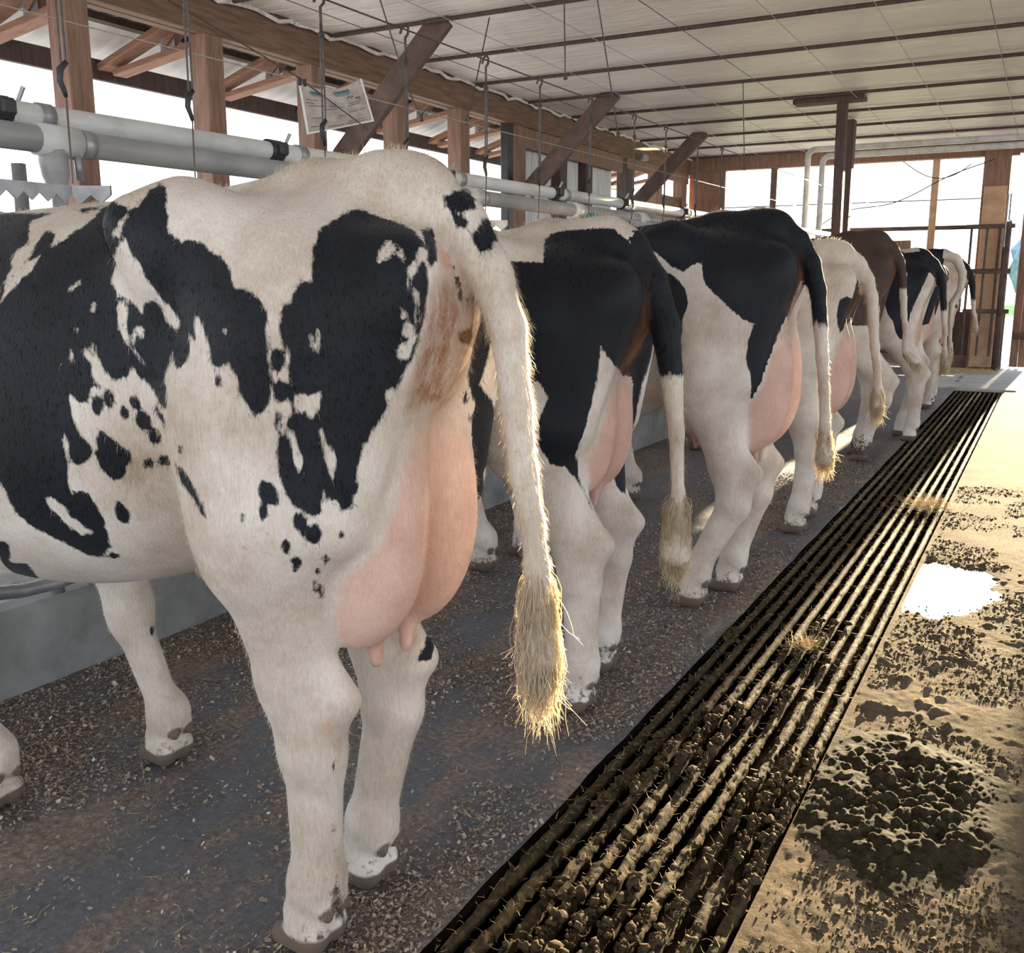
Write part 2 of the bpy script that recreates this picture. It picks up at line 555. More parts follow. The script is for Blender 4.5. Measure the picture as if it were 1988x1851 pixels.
sheet(10.26, 11.12, 1.2, 2.95)
sheet(11.36, 11.9, 1.2, 2.95)
sheet(12.12, 12.98, 1.2, 2.95)
MB().box((XW - 0.03, 12.55, 2.14), (0.04, 0.86, 0.13), bevel=0.005).build('rail_board', M['wood_post'], wl)
MB().box((XW - 0.02, 11.6, 2.86), (0.04, 3.0, 0.22), bevel=0.005).build('rail_board', M['wood_post'], wl)
MB().box((XW - 0.02, 14.6, 2.93), (0.04, 2.6, 0.2), bevel=0.005).build('rail_board', M['wood_post'], wl)
MB().box((XW - 0.05, 13.95, 2.3), (0.04, 0.9, 0.1), bevel=0.005).build('rail_board', M['wood_post'], wl)
MB().box((XW - 0.08, 15.2, 1.9), (0.05, 1.1, 1.4), bevel=0.005).build('board_panel', M['wood_beam'], wl)

# roof overhang seen through the bays: truss tails, purlins, white steel, fascia
rf = thing('roof_overhang', (-6.1, 4, 2.8), kind='structure')
def roof_z(x):
    return 3.0 + (x + 6.85) * 0.36


vs, fs = [], []
nr = 120
for k in range(nr * 4 + 1):
    y = -3 + 19.5 * k / (nr * 4)
    dz = (0, 0.016, 0.016, 0)[k % 4]
    vs += [(-6.95, y, roof_z(-6.95) + dz), (-3.9, y, roof_z(-3.9) + dz)]
for k in range(nr * 4):
    fs.append((2 * k, 2 * k + 1, 2 * k + 3, 2 * k + 2))
rm = MB().add(vs, fs)
rm.build('steel_sheet', M['roof_white'], rf)
MB().box((-6.72, 6.75, 2.885), (0.05, 19.5, 0.15), bevel=0.004).build('fascia', M['wood_dark'], rf)
for x in (-6.35, -5.75):
    MB().box((x, 6.75, roof_z(x) - 0.022), (0.09, 19.5, 0.038)).build('purlin', M['wood_dark'], rf)
for y in [p + 0.12 for p in POSTS if p > 1]:
    MB().beam((-6.7, y, 2.90), (-5.3, y, 3.33), 0.045, 0.15, up=(0, 1, 0)).build('rafter_tail', M['wood_truss'], rf)
    MB().beam((-6.6, y + 0.05, 2.86), (-5.45, y + 0.05, 3.02), 0.045, 0.13, up=(0, 1, 0)).build('truss_chord', M['wood_truss'], rf)
    MB().beam((-6.05, y + 0.05, 3.0), (-5.62, y + 0.05, 3.34), 0.045, 0.10, up=(0, 1, 0)).build('truss_web', M['wood_truss'], rf)
    MB().box((-6.02, y + 0.022, 3.0), (0.15, 0.005, 0.13)).build('nail_plate', M['galvanised'], rf)

# knee braces from the posts up to the ceiling
for y, lab in ((6.83, 'brown diagonal timber brace behind the hanging paper notice'), (10.2, 'brown diagonal timber brace in front of the corrugated steel bays'), (13.3, 'brown diagonal timber brace beside the small far side windows')):
    b = MB()
    b.beam((-5.36, y, 2.27), (-4.32, y, 3.26), 0.19, 0.06, up=(0, 1, 0))
    b.build('knee_brace', M['wood_brace'], label=lab, cat='brace', group='knee braces')

# end wall -----------------------------------------------------------
we = thing('wall_end', (-2.5, YE, 0), kind='structure')
def eb(name, x0, x1, z0, z1, m, d=0.12, y=YE, bev=0.006, kind=None):
    return MB().box(((x0 + x1) / 2, y, (z0 + z1) / 2), (x1 - x0, d, z1 - z0), bevel=bev).build(name, M[m], we)


eb('header_beam', XW, -0.6, 3.02, 3.26, 'wood_post', 0.16)
eb('plate_beam', XW, 6, 3.2, 3.4, 'wood_beam', 0.3, YE + 0.1)
eb('jamb_board', XW, -4.8, 0, 3.1, 'wood_post', 0.1)
eb('mullion', -4.08, -3.98, 0.8, 3.05, 'wood_brace', 0.09)
eb('mullion', -1.73, -1.63, 0.8, 3.05, 'wood_pale', 0.09)
eb('column', -1.05, -0.70, 0, 3.2, 'wood_post', 0.24)
eb('column_facing', -1.02, -0.72, 0.05, 2.6, 'wood_pale', 0.03, YE - 0.14)
eb('window_rail', XW, -0.62, 2.02, 2.08, 'gate_rust', 0.05)
eb('thin_rail', XW + .4, -1.05, 2.44, 2.455, 'wire_steel', 0.02)
eb('sill_board', -5.0, -0.6, 0.0, 0.2, 'wood_brace', 0.05, YE + 0.08)
eb('low_panel', -5.0, -0.6, 0.2, 0.84, 'wood_dark', 0.06)
eb('sun_block_wall', -5.0, -1.95, 0.84, 1.88, 'wood_post', 0.05)  # added behind the cows to stop sun reaching the stall floor
eb('sun_block_wall', -1.95, -1.2, 0.84, 1.58, 'wood_post', 0.05)  # lower added piece, also hidden, blocking sun under the bellies
for k in range(15):
    x = -4.9 + k * 0.3
    eb('panel_batten', x, x + 0.04, 0.2, 0.84, 'gate_rust', 0.03, YE - 0.05, 0.003)
eb('door_header', -0.6, 0.6, 3.05, 3.25, 'wood_post', 0.16)
eb('siding', 0.50, 6.2, 0, 3.25, 'wood_post', 0.10)
eb('cladding', 6.2, 12, 0, 3.25, 'wood_post', 0.10)

# gate bars beside the column and the hinge posts of the end gate
g = thing('stock_gate', (-0.85, YE - 0.3, 0), 'rusty steel gate with upright bars in front of the timber column', 'gate')
gy = YE - 0.3
for x in (-1.12, -0.92, -0.76):
    MB().tube([(x, gy, 0.22), (x, gy, 2.05)], 0.018, 6).build('bar', M['gate_rust'], g)
MB().box((-0.88, gy, 2.04), (0.62, 0.05, 0.06), bevel=0.006).build('top_rail', M['gate_rust'], g)
MB().box((-0.85, gy, 1.42), (0.55, 0.04, 0.07), bevel=0.006).build('middle_rail', M['gate_rust'], g)
MB().box((-0.85, gy, 0.86), (0.6, 0.05, 0.06), bevel=0.006).build('bottom_rail', M['gate_rust'], g)
b = MB()
b.tube([(-0.66, gy, 0.0), (-0.66, gy, 2.1)], 0.05, 8)
b.build('hinge_post', M['gate_rust'], g, True)
MB().tube([(-0.69, gy - 0.06, 1.75), (-0.69, gy - 0.06, 2.47), (-0.655, gy - 0.06, 2.47), (-0.655, gy - 0.06, 2.12), (-0.62, gy - 0.06, 2.1)], 0.012, 6).build('latch_rod', M['galvanised'], g)
gl = thing('sun_edge_panel', (-0.38, YE + 0.16, 0), 'added brown timber panel out of view beside the end gate, edging the sun stripe', 'door')  # unseen panel added to cut the left edge of the sun stripe
for k in range(2):
    MB().box((-0.445 + 0.11 * k, YE + 0.16, 1.6), (0.105, 0.045, 3.1), bevel=0.006).build('plank', M['wood_post'], gl)
for z in (0.5, 2.4):
    MB().box((-0.39, YE + 0.12, z), (0.21, 0.03, 0.1), bevel=0.005).build('ledger', M['gate_rust'], gl)

yg = thing('yard_sun_block', (-0.38, 21, 0), 'added plank panel out of view in the yard, blocking sun through the end doorway', 'gate')  # added outside the view; keeps low sun off the left grate bars
for k in range(4):
    MB().box((-0.50 + 0.095 * k, 21, 1.33), (0.09, 0.04, 2.74), bevel=0.005).build('plank', M['wood_post'], yg)
for z in (0.5, 2.2):
    MB().box((-0.36, 21.04, z), (0.38, 0.035, 0.1), bevel=0.005).build('ledger', M['wood_post'], yg)

# right-hand side of the barn (outside the frame): posts and open bays
wr = thing('wall_right', (6.1, 4, 0), kind='structure')
for k in range(10):
    MB().box((6.1, -8 + k * 2.66, 1.6), (0.17, 0.17, 3.2)).build('post', M['wood_post'], wr)
MB().box((6.1, 4, 3.1), (0.16, 24, 0.3)).build('header_beam', M['wood_beam'], wr)
MB().box((6.1, 4, 0.4), (0.16, 24, 0.8)).build('low_wall', M['concrete'], wr)

# posts in the middle of the barn, by the far cows
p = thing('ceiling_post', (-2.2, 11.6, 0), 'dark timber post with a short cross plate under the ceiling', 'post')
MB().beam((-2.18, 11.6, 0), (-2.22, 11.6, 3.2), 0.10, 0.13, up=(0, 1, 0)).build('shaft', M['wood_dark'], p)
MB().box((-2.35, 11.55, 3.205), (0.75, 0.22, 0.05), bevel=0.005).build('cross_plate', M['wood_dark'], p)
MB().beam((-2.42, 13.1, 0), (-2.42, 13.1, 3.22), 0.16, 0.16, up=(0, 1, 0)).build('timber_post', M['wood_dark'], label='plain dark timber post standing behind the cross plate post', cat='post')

# two white pipes dropping from the ceiling at the far end
def bent_pipe(x, z, y, lab):
    pts = [(x, y, 0.3), (x, y, z - 0.1)]
    for k in range(1, 6):
        a = PI / 2 * k / 5
        pts.append((x + 0.1 - 0.1 * math.cos(a), y, z - 0.1 + 0.1 * math.sin(a)))
    pts.append((5.9, y + 0.2, z + 0.02))
    return MB().tube(pts, 0.042, 10).build('white_pipe', M['pipe_white'], smooth=True, label=lab, cat='pipe')


bent_pipe(-3.31, 3.14, 15.0, 'upper white pipe bending down from the ceiling by the end windows')
bent_pipe(-3.07, 3.02, 14.85, 'lower white pipe bending down from the ceiling by the end windows')
b = MB()
pts = []
for k in range(25):
    t = k / 24
    pts.append((-3.3 + 2.4 * t, 15.7, 2.05 + 0.9 * t + 0.12 * math.sin(t * 9) * (1 - t)))
b.tube(pts, 0.008, 5).build('loose_cable', M['wire_steel'], label='thin loose cable looping across the far end windows', cat='cable')
pts = [(-2.1 + 0.9 * k / 20, 15.65, 2.98 - 0.32 * math.sin(PI * k / 20 * 0.8) + 0.1 * k / 20) for k in range(21)]
MB().tube(pts, 0.007, 5).build('sagging_wire', M['wire_steel'], label='sagging wire hanging under the header of the end windows', cat='cable')

# distant trees beyond the field -----------------------------------------
def far_tree(x, y, h, seed, lab):
    r = random.Random(seed)
    t = thing('field_tree', (x, y, 0), lab, 'tree', 'trees beyond the field')
    MB().tube([(x, y, -0.05), (x, y, h * 0.4)], [0.25, 0.15], 6).build('trunk', M['wood_dark'], t)
    vs, fs = [], []
    nl, ns = 7, 10
    for i in range(nl + 1):
        zz = h * (0.12 + 0.88 * i / nl)
        rr = h * 0.26 * (math.sin(PI * min(1, (i + 0.7) / (nl + 0.7))) ** 0.7) * (1 - 0.45 * i / nl)
        for k in range(ns):
            a = 2 * PI * k / ns
            q = rr * r.uniform(0.75, 1.2)
            vs.append((x + q * math.cos(a), y + q * math.sin(a), zz + r.uniform(-.1, .1) * h * .1))
    for i in range(nl):
        for k in range(ns):
            fs.append((i * ns + k, i * ns + (k + 1) % ns, (i + 1) * ns + (k + 1) % ns, (i + 1) * ns + k))
    fs.append(tuple(nl * ns + k for k in range(ns)))
    fs.append(tuple(k for k in range(ns))[::-1])
    MB().add(vs, fs).build('crown', M['tree_hazed'], t)


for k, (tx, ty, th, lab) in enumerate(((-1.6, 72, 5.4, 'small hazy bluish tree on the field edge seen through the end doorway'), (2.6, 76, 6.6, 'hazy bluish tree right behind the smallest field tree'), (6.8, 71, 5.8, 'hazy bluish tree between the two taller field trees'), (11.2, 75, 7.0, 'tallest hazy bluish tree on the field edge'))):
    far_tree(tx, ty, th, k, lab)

# ================================================================== cows
class Field:
    def __init__(self, lo, hi, h):
        self.lo = np.array(lo, np.float32)
        self.h = h
        self.n = np.ceil((np.array(hi) - np.array(lo)) / h).astype(int) + 1
        self.ax = [self.lo[i] + h * np.arange(self.n[i], dtype=np.float32) for i in range(3)]
        self.D = np.full(self.n, 1.0, np.float32)

    def put(self, lo, hi, fn, k):
        m = k + 3 * self.h
        s = []
        for i in range(3):
            a = max(0, int((lo[i] - m - self.lo[i]) / self.h))
            b = min(self.n[i], int((hi[i] + m - self.lo[i]) / self.h) + 2)
            if b <= a:
                return
            s.append(slice(a, b))
        s = tuple(s)
        x = self.ax[0][s[0]][:, None, None]
        y = self.ax[1][s[1]][None, :, None]
        z = self.ax[2][s[2]][None, None, :]
        d = fn(x, y, z)
        a = self.D[s]
        if k > 0:
            q = np.maximum(k - np.abs(a - d), 0) / k
            self.D[s] = np.minimum(a, d) - q * q * k * 0.25
        else:
            self.D[s] = np.minimum(a, d)

    def cone(self, a, b, ra, rb, k=0.04, sy=1.0):
        a = np.array(a, float)
        b = np.array(b, float)
        r = max(ra, rb)

        def fn(x, y, z):
            dx, dy, dz = b - a
            L = dx * dx + dy * dy / sy ** 2 + dz * dz + 1e-9
            px, py, pz = x - a[0], (y - a[1]) / sy, z - a[2]
            t = np.clip((px * dx + py * dy / sy + pz * dz) / L, 0, 1)
            q = np.sqrt((px - t * dx) ** 2 + (py - t * dy / sy) ** 2 + (pz - t * dz) ** 2)
            return (q - (ra + (rb - ra) * t)) * min(1.0, sy)
        lo = np.minimum(a, b) - r * max(1, sy)
        hi = np.maximum(a, b) + r * max(1, sy)
        self.put(lo, hi, fn, k)

    def ell(self, c, r, k=0.04, ry=0.0, rx=0.0):
        cy, sy_ = math.cos(ry), math.sin(ry)
        cx, sx_ = math.cos(rx), math.sin(rx)

        def fn(x, y, z):
            px, py, pz = x - c[0], y - c[1], z - c[2]
            px, pz = cy * px + sy_ * pz, -sy_ * px + cy * pz
            py, pz = cx * py + sx_ * pz, -sx_ * py + cx * pz
            q = np.sqrt((px / r[0]) ** 2 + (py / r[1]) ** 2 + (pz / r[2]) ** 2)
            g = np.sqrt((px / r[0] ** 2) ** 2 + (py / r[1] ** 2) ** 2 + (pz / r[2] ** 2) ** 2) + 1e-6
            return np.where(q < 0.3, (q - 1) * min(r), q * (q - 1) / g)
        R = max(r)
        self.put(np.array(c) - R, np.array(c) + R, fn, k)

    def loft(self, secs, k=0.04):
        S = np.array(secs, float)
        x0, x1 = S[0, 0], S[-1, 0]

        def cub(x, col):
            # smooth (Catmull-Rom) interpolation over the stations
            xs = S[:, 0]
            t = np.gradient(S[:, col], xs)
            i = np.clip(np.searchsorted(xs, x) - 1, 0, len(xs) - 2)
            hh = xs[i + 1] - xs[i]
            u = np.clip((x - xs[i]) / hh, 0, 1)
            return ((2 * u ** 3 - 3 * u ** 2 + 1) * S[i, col] + (u ** 3 - 2 * u ** 2 + u) * hh * t[i]
                    + (-2 * u ** 3 + 3 * u ** 2) * S[i + 1, col] + (u ** 3 - u ** 2) * hh * t[i + 1])

        def fn(x, y, z):
            xf = x[:, 0, 0]
            top, bot, w, ex, zw = (cub(xf, c)[:, None, None].astype(np.float32) for c in range(1, 6))
            zc = bot + (top - bot) * zw
            zz = np.where(z > zc, (z - zc) / (top - zc), (zc - z) / (zc - bot))
            yy = np.abs(y) / w
            q = (yy ** ex + zz ** ex) ** (1 / ex)
            d = (q - 1) * np.minimum(w, (top - bot) / 2) * 0.9
            over = np.maximum(np.maximum(x0 - x, x - x1), 0)
            return np.where(over > 0, np.sqrt(np.maximum(d, 0) ** 2 + over ** 2) + np.minimum(d, 0), d)
        self.put((x0 - .02, -S[:, 3].max(), S[:, 2].min()), (x1 + .02, S[:, 3].max(), S[:, 1].max()), fn, k)

    def sample(self, G, P):
        q = (P - self.lo) / self.h
        i = np.clip(np.floor(q).astype(int), 0, self.n - 2)
        f = q - i
        r = 0
        for a in (0, 1):
            for b in (0, 1):
                for c in (0, 1):
                    w = (f[:, 0] if a else 1 - f[:, 0]) * (f[:, 1] if b else 1 - f[:, 1]) * (f[:, 2] if c else 1 - f[:, 2])
                    r = r + w * G[i[:, 0] + a, i[:, 1] + b, i[:, 2] + c]
        return r

    def nets(self):
        D = self.D
        S = D < 0
        nx, ny, nz = D.shape
        cnt = np.zeros((nx - 1, ny - 1, nz - 1), np.uint8)
        for a in (0, 1):
            for b in (0, 1):
                for c in (0, 1):
                    cnt += S[a:nx - 1 + a, b:ny - 1 + b, c:nz - 1 + c]
        act = (cnt > 0) & (cnt < 8)
        ci = np.argwhere(act)
        idx = np.full(act.shape, -1, np.int32)
        idx[act] = np.arange(len(ci))
        acc = np.zeros((len(ci), 3))
        num = np.zeros(len(ci))
        cor = [(a, b, c) for a in (0, 1) for b in (0, 1) for c in (0, 1)]
        val = {k: D[ci[:, 0] + k[0], ci[:, 1] + k[1], ci[:, 2] + k[2]] for k in cor}
        for p in cor:
            for ax in range(3):
                if p[ax] == 1:
                    continue
                q = list(p)
                q[ax] = 1
                q = tuple(q)
                va, vb = val[p], val[q]
                m = (va < 0) != (vb < 0)
                t = np.where(m, va / np.where(m, va - vb, 1), 0)
                for j in range(3):
                    acc[:, j] += np.where(m, p[j] + (t if j == ax else 0), 0)
                num += m
        V = self.lo + self.h * (ci + acc / num[:, None])
        quads = []
        for ax in range(3):
            o = [(1, 2), (2, 0), (0, 1)][ax]
            sl0 = [slice(None)] * 3
            sl1 = [slice(None)] * 3
            sl0[ax] = slice(0, -1)
            sl1[ax] = slice(1, None)
            a, b = S[tuple(sl0)], S[tuple(sl1)]
            e = np.argwhere(a != b)
            ok = np.ones(len(e), bool)
            for j in o:
                ok &= (e[:, j] > 0) & (e[:, j] < D.shape[j] - 1)
            e = e[ok]
            ins = S[e[:, 0], e[:, 1], e[:, 2]]
            def cell(du, dv):
                c = e.copy()
                c[:, o[0]] += du
                c[:, o[1]] += dv
                return idx[c[:, 0], c[:, 1], c[:, 2]]
            q = np.stack([cell(-1, -1), cell(0, -1), cell(0, 0), cell(-1, 0)], -1)
            q[~ins] = q[~ins][:, ::-1]
            quads.append(q)
        return V, np.concatenate(quads)


def smooth_mesh(V, Q, it=2, lam=0.5):
    E = np.concatenate([Q[:, [0, 1]], Q[:, [1, 2]], Q[:, [2, 3]], Q[:, [3, 0]]])
    n = len(V)
    deg = np.bincount(E.ravel(), minlength=n)[:, None]
    for k in range(it):
        for l in (lam, -lam * 1.04):
            A = np.zeros_like(V)
            for j in range(3):
                A[:, j] = np.bincount(E[:, 0], V[E[:, 1], j], n) + np.bincount(E[:, 1], V[E[:, 0], j], n)
            V = V + l * (A / deg - V)
    return V


def vert_normals(V, Q):
    fn = np.cross(V[Q[:, 2]] - V[Q[:, 0]], V[Q[:, 3]] - V[Q[:, 1]])
    n = np.zeros_like(V)
    for j in range(3):
        for k in range(4):
            n[:, j] += np.bincount(Q[:, k], fn[:, j], len(V))
    return n / (np.linalg.norm(n, axis=1, keepdims=True) + 1e-12)


def poly_sd(U, poly):
    """signed distance to a closed polygon, positive inside"""
    P = np.array(poly, float)
    d = np.full(len(U), 1e9)
    ins = np.zeros(len(U), bool)
    for i in range(len(P)):
        a, b = P[i - 1], P[i]
        e = b - a
        w = U - a
        t = np.clip((w @ e) / (e @ e + 1e-12), 0, 1)
        d = np.minimum(d, np.hypot(w[:, 0] - t * e[0], w[:, 1] - t * e[1]))
        c = ((a[1] > U[:, 1]) != (b[1] > U[:, 1]))
        xx = a[0] + (U[:, 1] - a[1]) / (e[1] if abs(e[1]) > 1e-12 else 1e-12) * e[0]
        ins ^= c & (U[:, 0] < xx)
    return np.where(ins, d, -d)


def cow_field(p, h):
    """p: dict of pose values. local axes: x forwards, y to the cow's left, z up"""
    F = Field((-0.45, -0.48, -0.02), (2.75, 0.48, 1.66), h)
    T = p.get('top', 0.0)
    fat = p.get('fat', 1.0)
    secs = [  # x, top, bottom, half width, exponent, height of widest
        (0.06, 1.37, 1.06, 0.085, 2.0, 0.5),
        (0.14, 1.425, 0.99, 0.14, 2.0, 0.5),
        (0.26, 1.435, 0.90, 0.20, 2.0, 0.52),
        (0.42, 1.41, 0.80, 0.24, 2.1, 0.60),
        (0.60, 1.395, 0.695, 0.30, 2.2, 0.52),
        (0.80, 1.410, 0.635, 0.36, 2.15, 0.46),
        (1.00, 1.405, 0.615, 0.38, 2.1, 0.44),
        (1.20, 1.400, 0.64, 0.355, 2.1, 0.44),
        (1.38, 1.405, 0.69, 0.29, 2.1, 0.45),
        (1.56, 1.385, 0.74, 0.235, 2.0, 0.45),
        (1.70, 1.33, 0.82, 0.17, 2.0, 0.45)]
    bel = p.get('belly', 0.0)
    S = []
    for (x, t, b, w, e, zw) in secs:
        S.append((x, t + T, b - bel * math.exp(-((x - 1.0) / 0.4) ** 2), w * fat, e, zw))
    F.loft(S, 0.0)
    # spine ridge and tail head
    F.cone((0.13, 0, 1.405 + T), (0.33, 0, 1.405 + T), 0.045, 0.04, 0.06)
    F.cone((0.33, 0, 1.405 + T), (0.62, 0, 1.372 + T), 0.04, 0.035, 0.06)
    for s in (1, -1):
        # hook bones, pin bones, the slope between them
        F.cone((0.45, 0.20 * s, 1.355 + T), (0.50, 0.255 * s, 1.345 + T), 0.06, 0.045, 0.09)
        F.cone((0.075, 0.112 * s, 1.255 + T), (0.42, 0.21 * s, 1.30 + T), 0.06, 0.085, 0.08)
        F.cone((0.075, 0.11 * s, 1.27 + T), (0.10, 0.112 * s, 1.255 + T), 0.046, 0.058, 0.05)
        # thigh: broad muscle from hip to stifle, hind edge from pin to gaskin
        F.cone((0.27, 0.16 * s, 1.15 + T), (0.30, 0.19 * s, 0.90), 0.15, 0.115, 0.08)
        F.cone((0.115, 0.125 * s, 1.20 + T), (0.18, 0.165 * s, 0.88), 0.09, 0.08, 0.07)
        F.cone((0.36, 0.20 * s, 1.03), (0.325, 0.208 * s, 0.80), 0.11, 0.08, 0.06)
        hx, hy = p['hind'][0 if s > 0 else 1]
        kx, ky = p.get('hock', (hx - 0.035, hx - 0.035))[0 if s > 0 else 1], hy * 0.8 + 0.03 * s          # hock
        F.cone((0.32, 0.205 * s, 0.83), (kx + 0.045, ky + .01 * s, 0.55), 0.082, 0.053, 0.05)
        F.cone((0.235, 0.18 * s, 0.86), (kx + 0.015, ky, 0.60), 0.075, 0.042, 0.06)
        F.cone((kx + 0.0, ky, 0.62), (kx - 0.064, ky, 0.53), 0.023, 0.032, 0.024)       # tendon to point of hock
        F.cone((kx + 0.045, ky + 0.004 * s, 0.55), (kx + 0.018, ky, 0.42), 0.058, 0.057, 0.05)
        F.cone((kx - 0.03, ky, 0.50), (kx - 0.005, ky, 0.40), 0.04, 0.036, 0.04)
        F.cone((kx + 0.015, ky, 0.42), (hx - 0.02, hy, 0.16), 0.05, 0.042, 0.03)
        F.cone((kx - 0.018, ky, 0.40), (hx - 0.045, hy, 0.17), 0.028, 0.027, 0.03)
        foot(F, hx, hy)
        # fore leg
        fx, fy = p['fore'][0 if s > 0 else 1]
        F.cone((1.42, 0.175 * s, 1.18), (1.48, 0.20 * s, 0.95), 0.13, 0.12, 0.08)
        F.cone((1.46, 0.20 * s, 0.92), (1.29, 0.20 * s, 0.78), 0.12, 0.10, 0.07)
        ex_, ey_ = fx + 0.06, fy * 0.6 + 0.08 * s
        F.cone((1.30, 0.19 * s, 0.80), (ex_ + .01, ey_, 0.45), 0.098, 0.056, 0.06)
        F.ell((ex_ + 0.012, ey_, 0.41), (0.058, 0.056, 0.075), 0.04)
        F.cone((ex_, ey_, 0.38), (fx - 0.01, fy, 0.15), 0.046, 0.039, 0.03)
        foot(F, fx, fy)
    # brisket, neck, head
    F.cone((1.55, 0, 0.88), (1.72, 0, 0.98), 0.15, 0.11, 0.1)
    n0 = np.array(p.get('neck', (2.08, 0.0, 1.28)))
    F.cone((1.50, 0, 1.19), n0, 0.21, 0.105, 0.12, sy=0.72)
    F.cone((1.52, 0, 1.05), n0 - (0.05, 0, 0.08), 0.18, 0.10, 0.12, sy=0.7)
    hd = n0 + np.array(p.get('head', (0.38, 0.0, -0.26)))
    md = n0 * 0.55 + hd * 0.45
    F.cone(n0, md, 0.115, 0.095, 0.06)
    F.cone(md, hd, 0.088, 0.07, 0.05)
    F.ell(hd, (0.075, 0.078, 0.065), 0.04)
    F.ell(n0 + (0.02, 0, 0.06), (0.10, 0.09, 0.06), 0.05)
    for s in (1, -1):
        F.ell(n0 + (-0.01, 0.17 * s, 0.02), (0.045, 0.10, 0.03), 0.03, rx=-0.25 * s)
        F.ell(n0 + (0.12, 0.085 * s, -0.03), (0.045, 0.03, 0.035), 0.03)
    D0 = F.D.copy()
    # udder
    u = p.get('udder', 1.0)
    ux = p.get('udder_x', 0.02)
    if u > 0:
        uz = p.get('udder_z', 0.825)
        for s in (1, -1):
            F.ell((0.195 + ux, 0.080 * s * u, uz + 0.02), (0.155 * u, 0.094 * u, 0.235 * u), 0.012)
            F.ell((0.155 + ux, 0.062 * s * u, uz + 0.13), (0.105 * u, 0.075 * u, 0.20 * u), 0.035)
            F.ell((0.385 + ux, 0.08 * s * u, uz - 0.005), (0.15 * u, 0.095 * u, 0.165 * u), 0.02)
            for tx, ty in ((0.17, 0.05), (0.40, 0.07)):
                zb = uz - 0.195 * u if tx < .3 else uz - 0.155 * u
                F.cone((tx + ux, ty * s, zb), (tx + ux, ty * 0.9 * s, zb - 0.055), 0.019, 0.012, 0.02)
    DU = F.D.copy()
    # tail
    tp = p['tail']
    for i in range(len(tp) - 1):
        F.cone(tp[i][:3], tp[i + 1][:3], tp[i][3], tp[i + 1][3], 0.045 if i == 0 else 0.012)
    # ground cut: hooves stand flat
    z = F.ax[2][None, None, :]
    F.D = np.maximum(F.D, 0.003 - z)
    return F, D0, DU


def foot(F, x, y):
    F.ell((x - 0.026, y, 0.145), (0.052, 0.049, 0.06), 0.03)                 # fetlock
    F.cone((x - 0.018, y, 0.14), (x + 0.006, y, 0.08), 0.043, 0.044, 0.03)   # pastern
    for s in (1, -1):
        F.cone((x - 0.022, y + 0.024 * s, 0.038), (x + 0.050, y + 0.021 * s, 0.024), 0.034, 0.022, 0.007)
        F.cone((x - 0.030, y + 0.023 * s, 0.055), (x + 0.0, y + 0.022 * s, 0.06), 0.030, 0.030, 0.02)
        F.cone((x - 0.055, y + 0.022 * s, 0.112), (x - 0.066, y + 0.024 * s, 0.098), 0.017, 0.013, 0.014)


def add_attr(me, name, vals):
    a = me.attributes.new(name, 'FLOAT', 'POINT')
    a.data.foreach_set('value', np.asarray(vals, np.float32))


def generic_patch(P, seed, bias):
    r = np.random.default_rng(seed)
    s = np.zeros(len(P))
    for k in range(9):
        w = r.normal(size=3) * (2.2, 1.6, 2.6)
        s += np.sin(P @ w * 1.6 + r.uniform(0, 6.28)) * 0.11
    return s + bias


